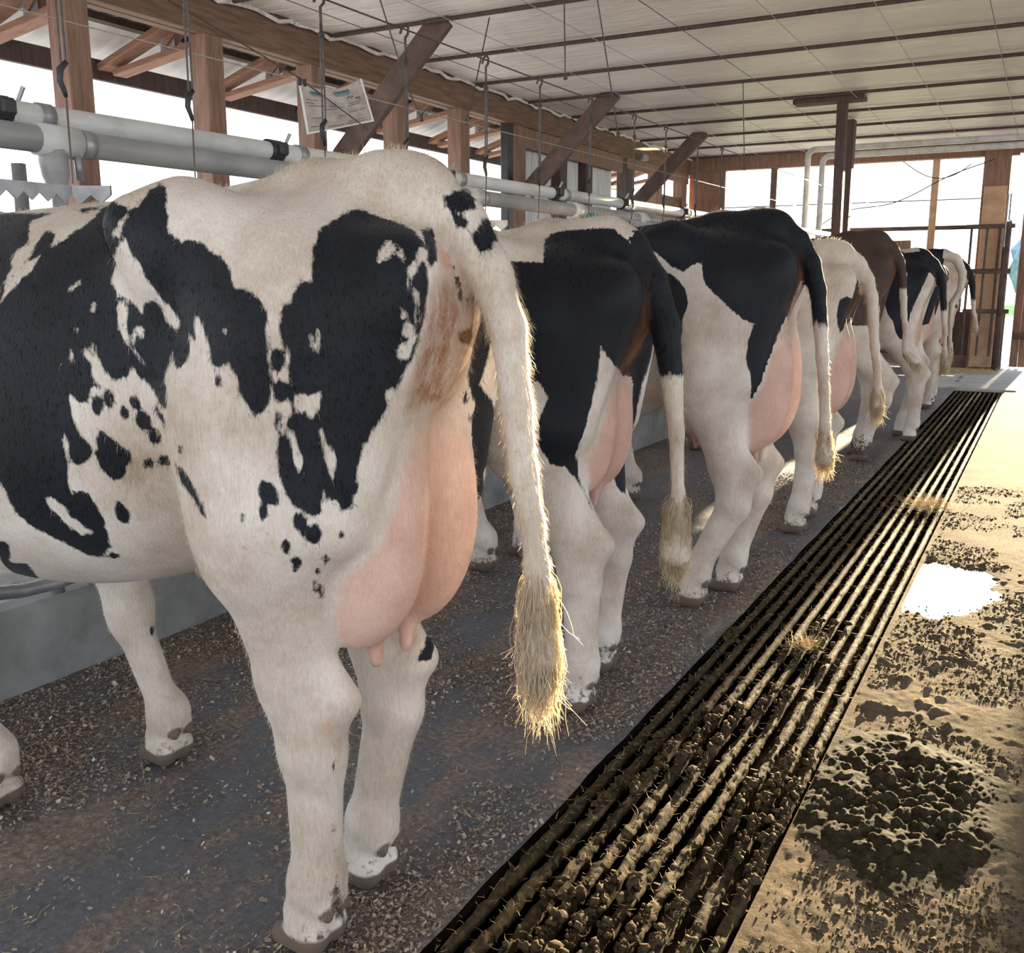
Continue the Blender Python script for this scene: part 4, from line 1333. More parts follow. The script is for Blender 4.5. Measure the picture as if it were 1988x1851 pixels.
# coat patches: outlines on each cow, (across, up) in metres, seen square to direction d
PAINT = {
    0: dict(d=(-0.6855, 0.7281), polys=[
        ('b', [(-0.867, 1.393), (-0.716, 1.380), (-0.661, 1.389), (-0.610, 1.394), (-0.530, 1.365), (-0.511, 1.392), (-0.493, 1.406), (-0.479, 1.405), (-0.478, 1.374), (-0.477, 1.331), (-0.460, 1.312), (-0.447, 1.317), (-0.428, 1.312), (-0.413, 1.302), (-0.397, 1.289), (-0.387, 1.276), (-0.383, 1.255), (-0.377, 1.241), (-0.365, 1.244), (-0.351, 1.235), (-0.340, 1.221), (-0.334, 1.206), (-0.336, 1.181), (-0.332, 1.157), (-0.333, 1.135), (-0.331, 1.116), (-0.332, 1.087), (-0.338, 1.068), (-0.349, 1.055), (-0.359, 1.049), (-0.366, 1.065), (-0.379, 1.084), (-0.382, 1.106), (-0.392, 1.131), (-0.404, 1.127), (-0.418, 1.120), (-0.423, 1.132), (-0.422, 1.152), (-0.426, 1.173), (-0.433, 1.192), (-0.440, 1.201), (-0.444, 1.185), (-0.444, 1.163), (-0.454, 1.171), (-0.453, 1.152), (-0.461, 1.126), (-0.473, 1.117), (-0.483, 1.123), (-0.485, 1.141), (-0.493, 1.121), (-0.501, 1.098), (-0.495, 1.078), (-0.496, 1.049), (-0.514, 1.060), (-0.529, 1.080), (-0.549, 1.101), (-0.560, 1.114), (-0.567, 1.097), (-0.592, 1.089), (-0.608, 1.110), (-0.617, 1.145), (-0.625, 1.155), (-0.624, 1.134), (-0.638, 1.144), (-0.644, 1.134), (-0.629, 1.117), (-0.623, 1.096), (-0.614, 1.078), (-0.629, 1.074), (-0.641, 1.053), (-0.651, 1.049), (-0.669, 1.066), (-0.667, 1.027), (-0.657, 1.002), (-0.641, 0.976), (-0.630, 0.946), (-0.622, 0.927), (-0.610, 0.912), (-0.592, 0.912), (-0.583, 0.924), (-0.585, 0.939), (-0.574, 0.947), (-0.575, 0.966), (-0.592, 0.977), (-0.601, 0.985), (-0.611, 0.999), (-0.621, 1.003), (-0.631, 0.988), (-0.628, 0.969), (-0.640, 0.961), (-0.649, 0.946), (-0.668, 0.938), (-0.678, 0.945), (-0.681, 0.983), (-0.687, 0.994), (-0.684, 0.952), (-0.685, 0.918), (-0.682, 0.886), (-0.667, 0.891), (-0.653, 0.887), (-0.642, 0.858), (-0.637, 0.824), (-0.634, 0.777), (-0.656, 0.745), (-0.677, 0.750), (-0.703, 0.770), (-0.736, 0.793), (-0.770, 0.814), (-0.797, 0.852), (-0.811, 0.901), (-0.875, 0.908), (-0.929, 0.939), (-0.975, 1.015), (-0.956, 1.099), (-1.048, 1.147), (-1.017, 1.240), (-1.099, 1.320), (-1.086, 1.410), (-0.993, 1.421), (-0.890, 1.372)]),
        ('b', [(-0.612, 1.046), (-0.614, 1.038), (-0.618, 1.032), (-0.624, 1.030), (-0.628, 1.032), (-0.632, 1.038), (-0.632, 1.046), (-0.630, 1.054), (-0.626, 1.060), (-0.621, 1.062), (-0.616, 1.060), (-0.613, 1.054)]),
        ('b', [(-0.593, 1.057), (-0.595, 1.050), (-0.598, 1.045), (-0.603, 1.043), (-0.607, 1.045), (-0.610, 1.050), (-0.611, 1.057), (-0.609, 1.064), (-0.605, 1.070), (-0.600, 1.072), (-0.596, 1.070), (-0.593, 1.065)]),
        ('b', [(-0.568, 1.037), (-0.568, 1.032), (-0.569, 1.027), (-0.573, 1.024), (-0.577, 1.024), (-0.581, 1.027), (-0.583, 1.032), (-0.583, 1.037), (-0.582, 1.042), (-0.578, 1.045), (-0.574, 1.045), (-0.570, 1.042)]),
        ('b', [(-0.548, 1.056), (-0.546, 1.049), (-0.547, 1.043), (-0.551, 1.039), (-0.556, 1.038), (-0.561, 1.041), (-0.565, 1.046), (-0.567, 1.053), (-0.566, 1.059), (-0.562, 1.063), (-0.557, 1.063), (-0.552, 1.061)]),
        ('b', [(-0.533, 1.029), (-0.531, 1.019), (-0.533, 1.010), (-0.538, 1.004), (-0.545, 1.004), (-0.552, 1.008), (-0.557, 1.017), (-0.559, 1.026), (-0.557, 1.035), (-0.552, 1.040), (-0.545, 1.041), (-0.538, 1.037)]),
        ('b', [(-0.515, 1.002), (-0.516, 0.994), (-0.520, 0.987), (-0.525, 0.982), (-0.530, 0.982), (-0.536, 0.985), (-0.539, 0.991), (-0.539, 0.998), (-0.536, 1.005), (-0.531, 1.009), (-0.525, 1.010), (-0.519, 1.007)]),
        ('b', [(-0.496, 0.966), (-0.508, 0.946), (-0.512, 0.942), (-0.518, 0.940), (-0.523, 0.941), (-0.527, 0.945), (-0.528, 0.949), (-0.526, 0.954), (-0.521, 0.958), (-0.516, 0.959), (-0.510, 0.959), (-0.498, 0.970)]),
        ('b', [(-0.538, 0.943), (-0.539, 0.939), (-0.542, 0.935), (-0.546, 0.934), (-0.549, 0.935), (-0.552, 0.939), (-0.552, 0.943), (-0.551, 0.948), (-0.548, 0.952), (-0.544, 0.953), (-0.541, 0.952), (-0.538, 0.948)]),
        ('b', [(-0.592, 0.855), (-0.590, 0.843), (-0.592, 0.833), (-0.596, 0.827), (-0.602, 0.828), (-0.607, 0.834), (-0.611, 0.845), (-0.613, 0.857), (-0.611, 0.867), (-0.607, 0.872), (-0.602, 0.872), (-0.596, 0.866)]),
        ('b', [(-0.623, 0.751), (-0.625, 0.747), (-0.629, 0.745), (-0.635, 0.744), (-0.640, 0.745), (-0.643, 0.747), (-0.644, 0.751), (-0.642, 0.754), (-0.637, 0.757), (-0.632, 0.758), (-0.627, 0.757), (-0.623, 0.754)]),
        ('b', [(-0.311, 1.136), (-0.313, 1.128), (-0.317, 1.121), (-0.323, 1.119), (-0.329, 1.121), (-0.333, 1.128), (-0.334, 1.136), (-0.332, 1.145), (-0.328, 1.151), (-0.322, 1.154), (-0.316, 1.151), (-0.312, 1.145)]),
        ('b', [(-0.304, 1.090), (-0.306, 1.081), (-0.311, 1.075), (-0.318, 1.073), (-0.324, 1.075), (-0.328, 1.082), (-0.330, 1.090), (-0.328, 1.099), (-0.323, 1.106), (-0.316, 1.108), (-0.310, 1.105), (-0.305, 1.099)]),
        ('b', [(-0.317, 1.042), (-0.318, 1.034), (-0.321, 1.028), (-0.324, 1.026), (-0.328, 1.028), (-0.330, 1.034), (-0.330, 1.042), (-0.329, 1.050), (-0.326, 1.056), (-0.323, 1.058), (-0.320, 1.056), (-0.317, 1.050)]),
        ('b', [(-0.405, 1.107), (-0.404, 1.100), (-0.405, 1.095), (-0.408, 1.092), (-0.411, 1.093), (-0.414, 1.097), (-0.416, 1.103), (-0.417, 1.110), (-0.416, 1.115), (-0.413, 1.117), (-0.410, 1.117), (-0.407, 1.113)]),
        ('b', [(-0.333, 0.937), (-0.329, 0.926), (-0.330, 0.917), (-0.335, 0.911), (-0.342, 0.910), (-0.350, 0.914), (-0.356, 0.923), (-0.359, 0.933), (-0.358, 0.942), (-0.354, 0.948), (-0.347, 0.949), (-0.339, 0.945)]),
        ('b', [(-0.346, 0.900), (-0.347, 0.894), (-0.350, 0.889), (-0.354, 0.887), (-0.357, 0.889), (-0.359, 0.893), (-0.360, 0.900), (-0.359, 0.906), (-0.356, 0.911), (-0.352, 0.912), (-0.349, 0.911), (-0.347, 0.906)]),
        ('b', [(-0.382, 0.889), (-0.382, 0.884), (-0.384, 0.880), (-0.387, 0.878), (-0.389, 0.880), (-0.390, 0.884), (-0.390, 0.889), (-0.390, 0.894), (-0.388, 0.898), (-0.385, 0.900), (-0.383, 0.899), (-0.382, 0.895)]),
        ('b', [(-0.287, 0.888), (-0.286, 0.879), (-0.288, 0.872), (-0.293, 0.868), (-0.299, 0.868), (-0.304, 0.873), (-0.308, 0.880), (-0.309, 0.888), (-0.307, 0.895), (-0.302, 0.899), (-0.296, 0.899), (-0.291, 0.895)]),
        ('b', [(-0.265, 0.863), (-0.267, 0.854), (-0.272, 0.847), (-0.280, 0.845), (-0.287, 0.848), (-0.292, 0.855), (-0.293, 0.864), (-0.291, 0.872), (-0.286, 0.878), (-0.279, 0.880), (-0.271, 0.878), (-0.266, 0.871)]),
        ('b', [(-0.315, 0.844), (-0.316, 0.838), (-0.318, 0.833), (-0.322, 0.831), (-0.325, 0.833), (-0.327, 0.837), (-0.328, 0.843), (-0.327, 0.849), (-0.324, 0.854), (-0.321, 0.855), (-0.318, 0.854), (-0.316, 0.850)]),
        ('b', [(-0.298, 0.812), (-0.300, 0.805), (-0.303, 0.800), (-0.307, 0.799), (-0.310, 0.800), (-0.313, 0.805), (-0.314, 0.812), (-0.313, 0.819), (-0.310, 0.823), (-0.306, 0.825), (-0.302, 0.823), (-0.299, 0.818)]),
        ('b', [(-0.255, 0.815), (-0.256, 0.809), (-0.258, 0.805), (-0.260, 0.804), (-0.263, 0.806), (-0.265, 0.811), (-0.266, 0.816), (-0.265, 0.821), (-0.263, 0.825), (-0.260, 0.826), (-0.258, 0.824), (-0.256, 0.820)]),
        ('b', [(-0.232, 0.860), (-0.232, 0.857), (-0.234, 0.855), (-0.236, 0.855), (-0.238, 0.856), (-0.239, 0.858), (-0.240, 0.861), (-0.239, 0.864), (-0.237, 0.866), (-0.235, 0.866), (-0.234, 0.865), (-0.232, 0.863)]),
        ('b', [(-0.474, 0.992), (-0.475, 0.988), (-0.476, 0.985), (-0.478, 0.983), (-0.480, 0.984), (-0.481, 0.987), (-0.481, 0.991), (-0.481, 0.995), (-0.479, 0.998), (-0.477, 1.000), (-0.475, 0.999), (-0.474, 0.996)]),
        ('b', [(-0.206, 0.934), (-0.207, 0.929), (-0.209, 0.925), (-0.213, 0.924), (-0.216, 0.926), (-0.218, 0.930), (-0.219, 0.935), (-0.218, 0.940), (-0.216, 0.943), (-0.212, 0.945), (-0.209, 0.943), (-0.207, 0.939)]),
        ('b', [(-0.317, 0.843), (-0.318, 0.838), (-0.320, 0.834), (-0.323, 0.833), (-0.325, 0.834), (-0.327, 0.838), (-0.327, 0.843), (-0.326, 0.847), (-0.324, 0.851), (-0.322, 0.852), (-0.319, 0.851), (-0.318, 0.847)]),
        ('b', [(-0.301, 0.809), (-0.301, 0.802), (-0.303, 0.796), (-0.306, 0.794), (-0.310, 0.795), (-0.313, 0.800), (-0.314, 0.807), (-0.314, 0.814), (-0.312, 0.819), (-0.309, 0.822), (-0.306, 0.820), (-0.303, 0.816)]),
        ('b', [(-0.255, 0.812), (-0.256, 0.806), (-0.257, 0.802), (-0.260, 0.801), (-0.262, 0.803), (-0.264, 0.807), (-0.265, 0.813), (-0.264, 0.819), (-0.263, 0.823), (-0.260, 0.824), (-0.258, 0.823), (-0.256, 0.818)]),
        ('b', [(-0.268, 0.792), (-0.269, 0.788), (-0.270, 0.785), (-0.272, 0.784), (-0.274, 0.786), (-0.276, 0.789), (-0.277, 0.793), (-0.276, 0.798), (-0.274, 0.800), (-0.272, 0.801), (-0.270, 0.800), (-0.269, 0.797)]),
        ('b', [(-0.271, 0.760), (-0.272, 0.753), (-0.274, 0.748), (-0.277, 0.746), (-0.280, 0.749), (-0.282, 0.755), (-0.282, 0.762), (-0.281, 0.769), (-0.279, 0.774), (-0.277, 0.776), (-0.274, 0.773), (-0.272, 0.767)]),
        ('b', [(-0.263, 0.746), (-0.264, 0.738), (-0.265, 0.733), (-0.268, 0.731), (-0.270, 0.734), (-0.271, 0.740), (-0.272, 0.749), (-0.271, 0.757), (-0.270, 0.763), (-0.267, 0.765), (-0.265, 0.762), (-0.264, 0.755)]),
        ('b', [(-0.661, 0.364), (-0.662, 0.359), (-0.663, 0.356), (-0.666, 0.355), (-0.668, 0.358), (-0.669, 0.363), (-0.670, 0.369), (-0.669, 0.375), (-0.667, 0.379), (-0.665, 0.379), (-0.663, 0.376), (-0.662, 0.370)]),
        ('b', [(-0.862, 0.773), (-0.823, 0.774), (-0.842, 0.717), (-0.806, 0.719), (-0.809, 0.670), (-0.820, 0.647), (-0.826, 0.602), (-0.845, 0.596), (-0.861, 0.600)]),
        ('b', [(-0.488, 0.968), (-0.474, 0.956), (-0.458, 0.935), (-0.446, 0.910), (-0.443, 0.885), (-0.454, 0.888), (-0.460, 0.910), (-0.473, 0.929), (-0.486, 0.949)]),
        ('b', [(-0.526, 1.053), (-0.500, 1.042), (-0.496, 1.019), (-0.510, 1.032), (-0.525, 1.039)]),
        ('b', [(-0.226, 1.347), (-0.246, 1.337), (-0.257, 1.311), (-0.264, 1.282), (-0.264, 1.258), (-0.273, 1.252), (-0.282, 1.258), (-0.292, 1.236), (-0.297, 1.218), (-0.308, 1.221), (-0.315, 1.206), (-0.316, 1.178), (-0.309, 1.163), (-0.303, 1.141), (-0.306, 1.119), (-0.303, 1.097), (-0.305, 1.077), (-0.303, 1.058), (-0.313, 1.042), (-0.326, 1.019), (-0.330, 0.993), (-0.326, 0.963), (-0.318, 0.930), (-0.303, 0.907), (-0.284, 0.894), (-0.265, 0.897), (-0.260, 0.920), (-0.261, 0.937), (-0.252, 0.920), (-0.239, 0.916), (-0.238, 0.899), (-0.216, 0.904), (-0.212, 0.951), (-0.195, 1.004), (-0.174, 1.037), (-0.154, 1.068), (-0.137, 1.105), (-0.117, 1.139), (-0.106, 1.163), (-0.099, 1.200), (-0.094, 1.239), (-0.095, 1.278), (-0.097, 1.309), (-0.107, 1.334), (-0.116, 1.339), (-0.136, 1.348), (-0.151, 1.353), (-0.169, 1.359), (-0.187, 1.367), (-0.209, 1.358)]),
        ('b', [(-0.027, 1.346), (0.001, 1.305), (0.020, 1.279), (0.030, 1.239), (0.036, 1.198), (0.044, 1.158), (0.041, 1.117), (0.029, 1.075), (0.101, 0.981), (0.094, 0.928), (0.051, 0.899), (0.072, 0.812), (0.019, 0.836), (0.008, 0.849), (0.011, 0.917), (0.007, 0.949), (0.010, 0.978), (0.020, 1.034), (0.007, 1.067), (-0.001, 1.091), (0.003, 1.125), (0.001, 1.146), (-0.030, 1.155), (-0.032, 1.172), (-0.012, 1.177), (0.016, 1.195), (-0.000, 1.225), (-0.010, 1.247), (-0.009, 1.268), (-0.015, 1.295), (-0.025, 1.316)]),
        ('b', [(-0.005, 1.229), (-0.007, 1.223), (-0.011, 1.219), (-0.015, 1.218), (-0.018, 1.220), (-0.019, 1.225), (-0.018, 1.232), (-0.015, 1.237), (-0.014, 1.241), (-0.012, 1.242), (-0.011, 1.240), (-0.009, 1.235)]),
        ('b', [(0.005, 1.052), (0.005, 1.045), (0.002, 1.041), (-0.001, 1.040), (-0.005, 1.042), (-0.007, 1.047), (-0.008, 1.053), (-0.008, 1.060), (-0.006, 1.064), (-0.003, 1.065), (0.001, 1.063), (0.004, 1.058)]),
        ('b', [(0.016, 1.012), (0.016, 1.007), (0.014, 1.004), (0.011, 1.003), (0.008, 1.005), (0.005, 1.009), (0.005, 1.014), (0.005, 1.018), (0.007, 1.022), (0.010, 1.022), (0.013, 1.021), (0.015, 1.017)]),
        ('b', [(-0.039, 0.572), (-0.056, 0.534), (-0.080, 0.533), (-0.070, 0.555), (-0.058, 0.570)]),
        ('w', [(-0.585, 1.255), (-0.573, 1.292), (-0.545, 1.323), (-0.540, 1.303), (-0.527, 1.281), (-0.519, 1.252), (-0.505, 1.237), (-0.490, 1.219), (-0.471, 1.196), (-0.468, 1.185), (-0.479, 1.174), (-0.491, 1.188), (-0.499, 1.210), (-0.509, 1.225), (-0.528, 1.216), (-0.533, 1.201), (-0.545, 1.214), (-0.555, 1.224), (-0.566, 1.228), (-0.576, 1.228)]),
        ('w', [(-0.574, 1.214), (-0.563, 1.217), (-0.560, 1.200), (-0.565, 1.180), (-0.555, 1.142), (-0.566, 1.151), (-0.576, 1.173)]),
        ('w', [(-0.547, 1.184), (-0.533, 1.174), (-0.536, 1.160), (-0.544, 1.166), (-0.553, 1.146), (-0.537, 1.118), (-0.550, 1.135), (-0.557, 1.163)]),
        ('w', [(-0.792, 1.232), (-0.771, 1.277), (-0.779, 1.292), (-0.769, 1.311), (-0.747, 1.322), (-0.758, 1.364), (-0.709, 1.387), (-0.661, 1.391), (-0.686, 1.393), (-0.656, 1.377), (-0.623, 1.393), (-0.636, 1.361), (-0.655, 1.346), (-0.682, 1.325), (-0.702, 1.312), (-0.698, 1.341), (-0.719, 1.345), (-0.736, 1.311), (-0.749, 1.281), (-0.769, 1.263)]),
        ('w', [(-0.791, 1.216), (-0.774, 1.254), (-0.751, 1.280), (-0.720, 1.299), (-0.734, 1.273), (-0.761, 1.248)]),
        ('w', [(-0.569, 1.322), (-0.558, 1.342), (-0.537, 1.357), (-0.550, 1.337), (-0.554, 1.323)]),
        ('w', [(-0.617, 1.212), (-0.617, 1.207), (-0.618, 1.204), (-0.619, 1.203), (-0.620, 1.204), (-0.621, 1.207), (-0.622, 1.212), (-0.621, 1.216), (-0.620, 1.220), (-0.619, 1.221), (-0.618, 1.220), (-0.617, 1.217)]),
        ('w', [(-0.644, 1.172), (-0.644, 1.168), (-0.645, 1.165), (-0.647, 1.164), (-0.648, 1.165), (-0.649, 1.168), (-0.649, 1.172), (-0.648, 1.176), (-0.647, 1.178), (-0.646, 1.179), (-0.645, 1.178), (-0.644, 1.176)]),
        ('w', [(-0.657, 1.130), (-0.657, 1.124), (-0.659, 1.120), (-0.661, 1.118), (-0.663, 1.120), (-0.664, 1.124), (-0.664, 1.130), (-0.663, 1.136), (-0.661, 1.140), (-0.660, 1.142), (-0.658, 1.140), (-0.657, 1.136)]),
        ('w', [(-0.643, 1.254), (-0.643, 1.251), (-0.646, 1.247), (-0.652, 1.243), (-0.658, 1.238), (-0.662, 1.236), (-0.665, 1.236), (-0.664, 1.238), (-0.661, 1.242), (-0.656, 1.247), (-0.650, 1.251), (-0.645, 1.254)]),
        ('w', [(-0.677, 1.116), (-0.678, 1.112), (-0.679, 1.110), (-0.680, 1.109), (-0.682, 1.110), (-0.682, 1.112), (-0.683, 1.115), (-0.682, 1.119), (-0.681, 1.121), (-0.680, 1.122), (-0.678, 1.121), (-0.678, 1.119)]),
        ('w', [(-0.392, 1.179), (-0.393, 1.176), (-0.394, 1.174), (-0.395, 1.173), (-0.397, 1.174), (-0.398, 1.176), (-0.398, 1.179), (-0.398, 1.182), (-0.396, 1.184), (-0.395, 1.185), (-0.393, 1.185), (-0.392, 1.182)]),
        ('w', [(-0.729, 0.879), (-0.704, 0.861), (-0.690, 0.836), (-0.660, 0.805), (-0.678, 0.798), (-0.698, 0.813), (-0.716, 0.839), (-0.728, 0.856)]),
        ('w', [(-0.276, 1.184), (-0.271, 1.173), (-0.267, 1.162), (-0.261, 1.183), (-0.256, 1.169), (-0.263, 1.145), (-0.271, 1.156)]),
        ('w', [(-0.302, 1.077), (-0.286, 1.087), (-0.277, 1.084), (-0.259, 1.087), (-0.262, 1.064), (-0.275, 1.045), (-0.281, 1.061), (-0.294, 1.055), (-0.296, 1.068)]),
        ('w', [(-0.312, 1.032), (-0.304, 1.029), (-0.299, 1.003), (-0.290, 0.980), (-0.294, 0.960), (-0.303, 0.983), (-0.308, 1.009)]),
        ('w', [(-0.263, 1.032), (-0.252, 1.009), (-0.243, 0.989), (-0.246, 0.950), (-0.254, 0.976), (-0.260, 1.003)]),
        ('w', [(-0.169, 1.292), (-0.159, 1.303), (-0.152, 1.313), (-0.142, 1.313), (-0.146, 1.290), (-0.155, 1.289), (-0.168, 1.282)]),
        ('w', [(-0.129, 1.293), (-0.130, 1.289), (-0.133, 1.286), (-0.135, 1.285), (-0.138, 1.286), (-0.139, 1.289), (-0.140, 1.292), (-0.139, 1.296), (-0.136, 1.299), (-0.134, 1.300), (-0.131, 1.299), (-0.130, 1.296)]),
        ('w', [(-0.098, 1.292), (-0.101, 1.285), (-0.104, 1.279), (-0.106, 1.278), (-0.108, 1.280), (-0.108, 1.286), (-0.106, 1.294), (-0.103, 1.301), (-0.099, 1.307), (-0.096, 1.309), (-0.095, 1.306), (-0.096, 1.300)]),
        ('w', [(-0.111, 1.270), (-0.115, 1.265), (-0.119, 1.262), (-0.122, 1.261), (-0.125, 1.264), (-0.125, 1.269), (-0.124, 1.274), (-0.121, 1.279), (-0.116, 1.283), (-0.113, 1.283), (-0.110, 1.281), (-0.110, 1.276)]),
        ('w', [(-0.122, 1.247), (-0.122, 1.239), (-0.123, 1.234), (-0.125, 1.232), (-0.126, 1.234), (-0.127, 1.239), (-0.127, 1.247), (-0.126, 1.254), (-0.125, 1.260), (-0.124, 1.262), (-0.122, 1.260), (-0.122, 1.254)]),
        ('w', [(-0.110, 1.231), (-0.110, 1.227), (-0.111, 1.224), (-0.112, 1.223), (-0.114, 1.224), (-0.115, 1.227), (-0.115, 1.232), (-0.115, 1.236), (-0.114, 1.239), (-0.112, 1.240), (-0.111, 1.239), (-0.110, 1.236)]),
        ('w', [(-0.128, 1.203), (-0.129, 1.201), (-0.131, 1.199), (-0.134, 1.198), (-0.137, 1.199), (-0.139, 1.201), (-0.140, 1.204), (-0.139, 1.206), (-0.137, 1.208), (-0.134, 1.209), (-0.131, 1.208), (-0.129, 1.206)]),
        ('w', [(-0.111, 1.203), (-0.113, 1.195), (-0.114, 1.190), (-0.116, 1.188), (-0.117, 1.190), (-0.117, 1.196), (-0.116, 1.204), (-0.115, 1.211), (-0.113, 1.217), (-0.111, 1.218), (-0.110, 1.216), (-0.110, 1.210)]),
        ('w', [(-0.116, 1.180), (-0.117, 1.174), (-0.120, 1.169), (-0.125, 1.168), (-0.130, 1.170), (-0.134, 1.174), (-0.135, 1.180), (-0.134, 1.186), (-0.131, 1.190), (-0.126, 1.192), (-0.121, 1.190), (-0.117, 1.186)]),
        ('w', [(-0.122, 1.148), (-0.123, 1.142), (-0.127, 1.137), (-0.133, 1.136), (-0.139, 1.138), (-0.143, 1.143), (-0.145, 1.149), (-0.143, 1.155), (-0.139, 1.159), (-0.134, 1.160), (-0.128, 1.158), (-0.124, 1.154)]),
        ('w', [(-0.115, 1.156), (-0.119, 1.149), (-0.123, 1.144), (-0.126, 1.143), (-0.128, 1.147), (-0.128, 1.153), (-0.126, 1.160), (-0.123, 1.168), (-0.119, 1.172), (-0.115, 1.173), (-0.113, 1.170), (-0.113, 1.164)]),
        ('w', [(-0.139, 1.211), (-0.139, 1.207), (-0.140, 1.205), (-0.141, 1.204), (-0.142, 1.205), (-0.143, 1.207), (-0.143, 1.211), (-0.143, 1.215), (-0.142, 1.218), (-0.141, 1.219), (-0.140, 1.218), (-0.139, 1.215)]),
        ('w', [(-0.146, 1.078), (-0.150, 1.074), (-0.154, 1.072), (-0.158, 1.073), (-0.160, 1.076), (-0.161, 1.081), (-0.159, 1.086), (-0.155, 1.090), (-0.151, 1.091), (-0.147, 1.091), (-0.144, 1.088), (-0.144, 1.083)]),
        ('t', [(-0.051, 1.384), (-0.034, 1.394), (0.048, 1.420), (-0.001, 1.383), (-0.004, 1.364), (-0.023, 1.362), (-0.036, 1.359), (-0.049, 1.363)]),
        ('t', [(-0.042, 1.354), (-0.023, 1.356), (-0.013, 1.346), (-0.019, 1.335), (-0.037, 1.338)]),
        ('t', [(-0.017, 1.327), (-0.000, 1.338), (0.006, 1.352), (0.095, 1.360), (0.029, 1.317), (0.015, 1.303), (-0.000, 1.295), (-0.010, 1.308)]),
        ('r', [(-0.078, 1.257), (-0.038, 1.252), (-0.027, 1.197), (-0.044, 1.127), (-0.047, 1.049), (-0.122, 1.052), (-0.110, 1.119), (-0.097, 1.187), (-0.088, 1.226)]),
        ('p', [(-0.065, 1.338), (-0.049, 1.330), (-0.037, 1.301), (-0.040, 1.263), (-0.060, 1.252), (-0.074, 1.268), (-0.072, 1.305)]),
        ('m', [(-0.047, 1.282), (-0.036, 1.295), (-0.027, 1.282), (-0.021, 1.230), (-0.027, 1.211), (-0.039, 1.225), (-0.043, 1.255)]),
        ('m', [(-0.028, 1.206), (-0.028, 1.202), (-0.030, 1.199), (-0.032, 1.198), (-0.034, 1.199), (-0.036, 1.202), (-0.037, 1.206), (-0.036, 1.210), (-0.034, 1.212), (-0.032, 1.213), (-0.030, 1.212), (-0.028, 1.209)]),
        ('m', [(-0.070, 0.978), (-0.071, 0.977), (-0.072, 0.976), (-0.075, 0.976), (-0.081, 0.982), (-0.083, 0.984), (-0.084, 0.986), (-0.083, 0.988), (-0.081, 0.988), (-0.074, 0.983), (-0.072, 0.982), (-0.071, 0.980)]),
        ('m', [(-0.031, 0.958), (-0.031, 0.957), (-0.032, 0.956), (-0.032, 0.956), (-0.033, 0.956), (-0.034, 0.957), (-0.034, 0.958), (-0.034, 0.959), (-0.033, 0.960), (-0.032, 0.961), (-0.031, 0.960), (-0.031, 0.959)]),
        ('m', [(-0.082, 1.067), (-0.082, 1.066), (-0.083, 1.066), (-0.084, 1.066), (-0.085, 1.066), (-0.086, 1.067), (-0.086, 1.068), (-0.086, 1.069), (-0.085, 1.069), (-0.084, 1.069), (-0.083, 1.069), (-0.082, 1.068)]),
        ('d', [(-0.131, 0.914), (-0.132, 0.909), (-0.136, 0.906), (-0.141, 0.905), (-0.145, 0.907), (-0.149, 0.910), (-0.150, 0.915), (-0.149, 0.920), (-0.145, 0.923), (-0.140, 0.924), (-0.135, 0.922), (-0.132, 0.918)]),
        ('d', [(-0.115, 0.871), (-0.116, 0.865), (-0.119, 0.861), (-0.123, 0.860), (-0.127, 0.862), (-0.130, 0.867), (-0.131, 0.873), (-0.130, 0.879), (-0.127, 0.883), (-0.123, 0.884), (-0.118, 0.882), (-0.116, 0.877)]),
        ('b', [(-0.095, 1.334), (-0.068, 1.338), (-0.067, 1.305), (-0.077, 1.283), (-0.091, 1.274), (-0.091, 1.304)]),
        ('m', [(-0.250, 0.406), (-0.251, 0.391), (-0.254, 0.381), (-0.257, 0.378), (-0.259, 0.384), (-0.260, 0.396), (-0.260, 0.410), (-0.258, 0.424), (-0.255, 0.433), (-0.252, 0.436), (-0.250, 0.431), (-0.249, 0.420)]),
        ('d', [(-0.279, 0.314), (-0.249, 0.298), (-0.247, 0.219), (-0.246, 0.132), (-0.242, 0.049), (-0.278, 0.104), (-0.266, 0.194), (-0.277, 0.255)]),
        ('p', [(-0.248, 0.483), (-0.251, 0.471), (-0.256, 0.464), (-0.264, 0.463), (-0.272, 0.467), (-0.277, 0.475), (-0.279, 0.486), (-0.277, 0.497), (-0.271, 0.505), (-0.263, 0.508), (-0.256, 0.506), (-0.250, 0.497)]),
    ]),
    1: dict(d=(-0.4390, 0.8985), polys=[
        ('b', [(-0.481, 1.333), (-0.386, 1.333), (-0.306, 1.332), (-0.304, 1.401), (-0.266, 1.423), (-0.169, 1.428), (-0.115, 1.427), (-0.046, 1.364), (0.031, 1.282), (0.031, 1.158), (0.012, 1.059), (-0.017, 0.944), (-0.032, 0.832), (-0.044, 0.715), (-0.048, 0.616), (-0.080, 0.646), (-0.120, 0.751), (-0.092, 0.827), (-0.064, 0.924), (-0.083, 1.023), (-0.135, 1.080), (-0.150, 1.108), (-0.161, 0.998), (-0.186, 0.893), (-0.212, 0.805), (-0.204, 0.736), (-0.156, 0.623), (-0.204, 0.715), (-0.239, 0.766), (-0.281, 0.775), (-0.312, 0.831), (-0.316, 0.902), (-0.289, 0.965), (-0.316, 1.013), (-0.411, 0.998), (-0.482, 1.007)]),
    ]),
    2: dict(d=(-0.2862, 0.9582), polys=[
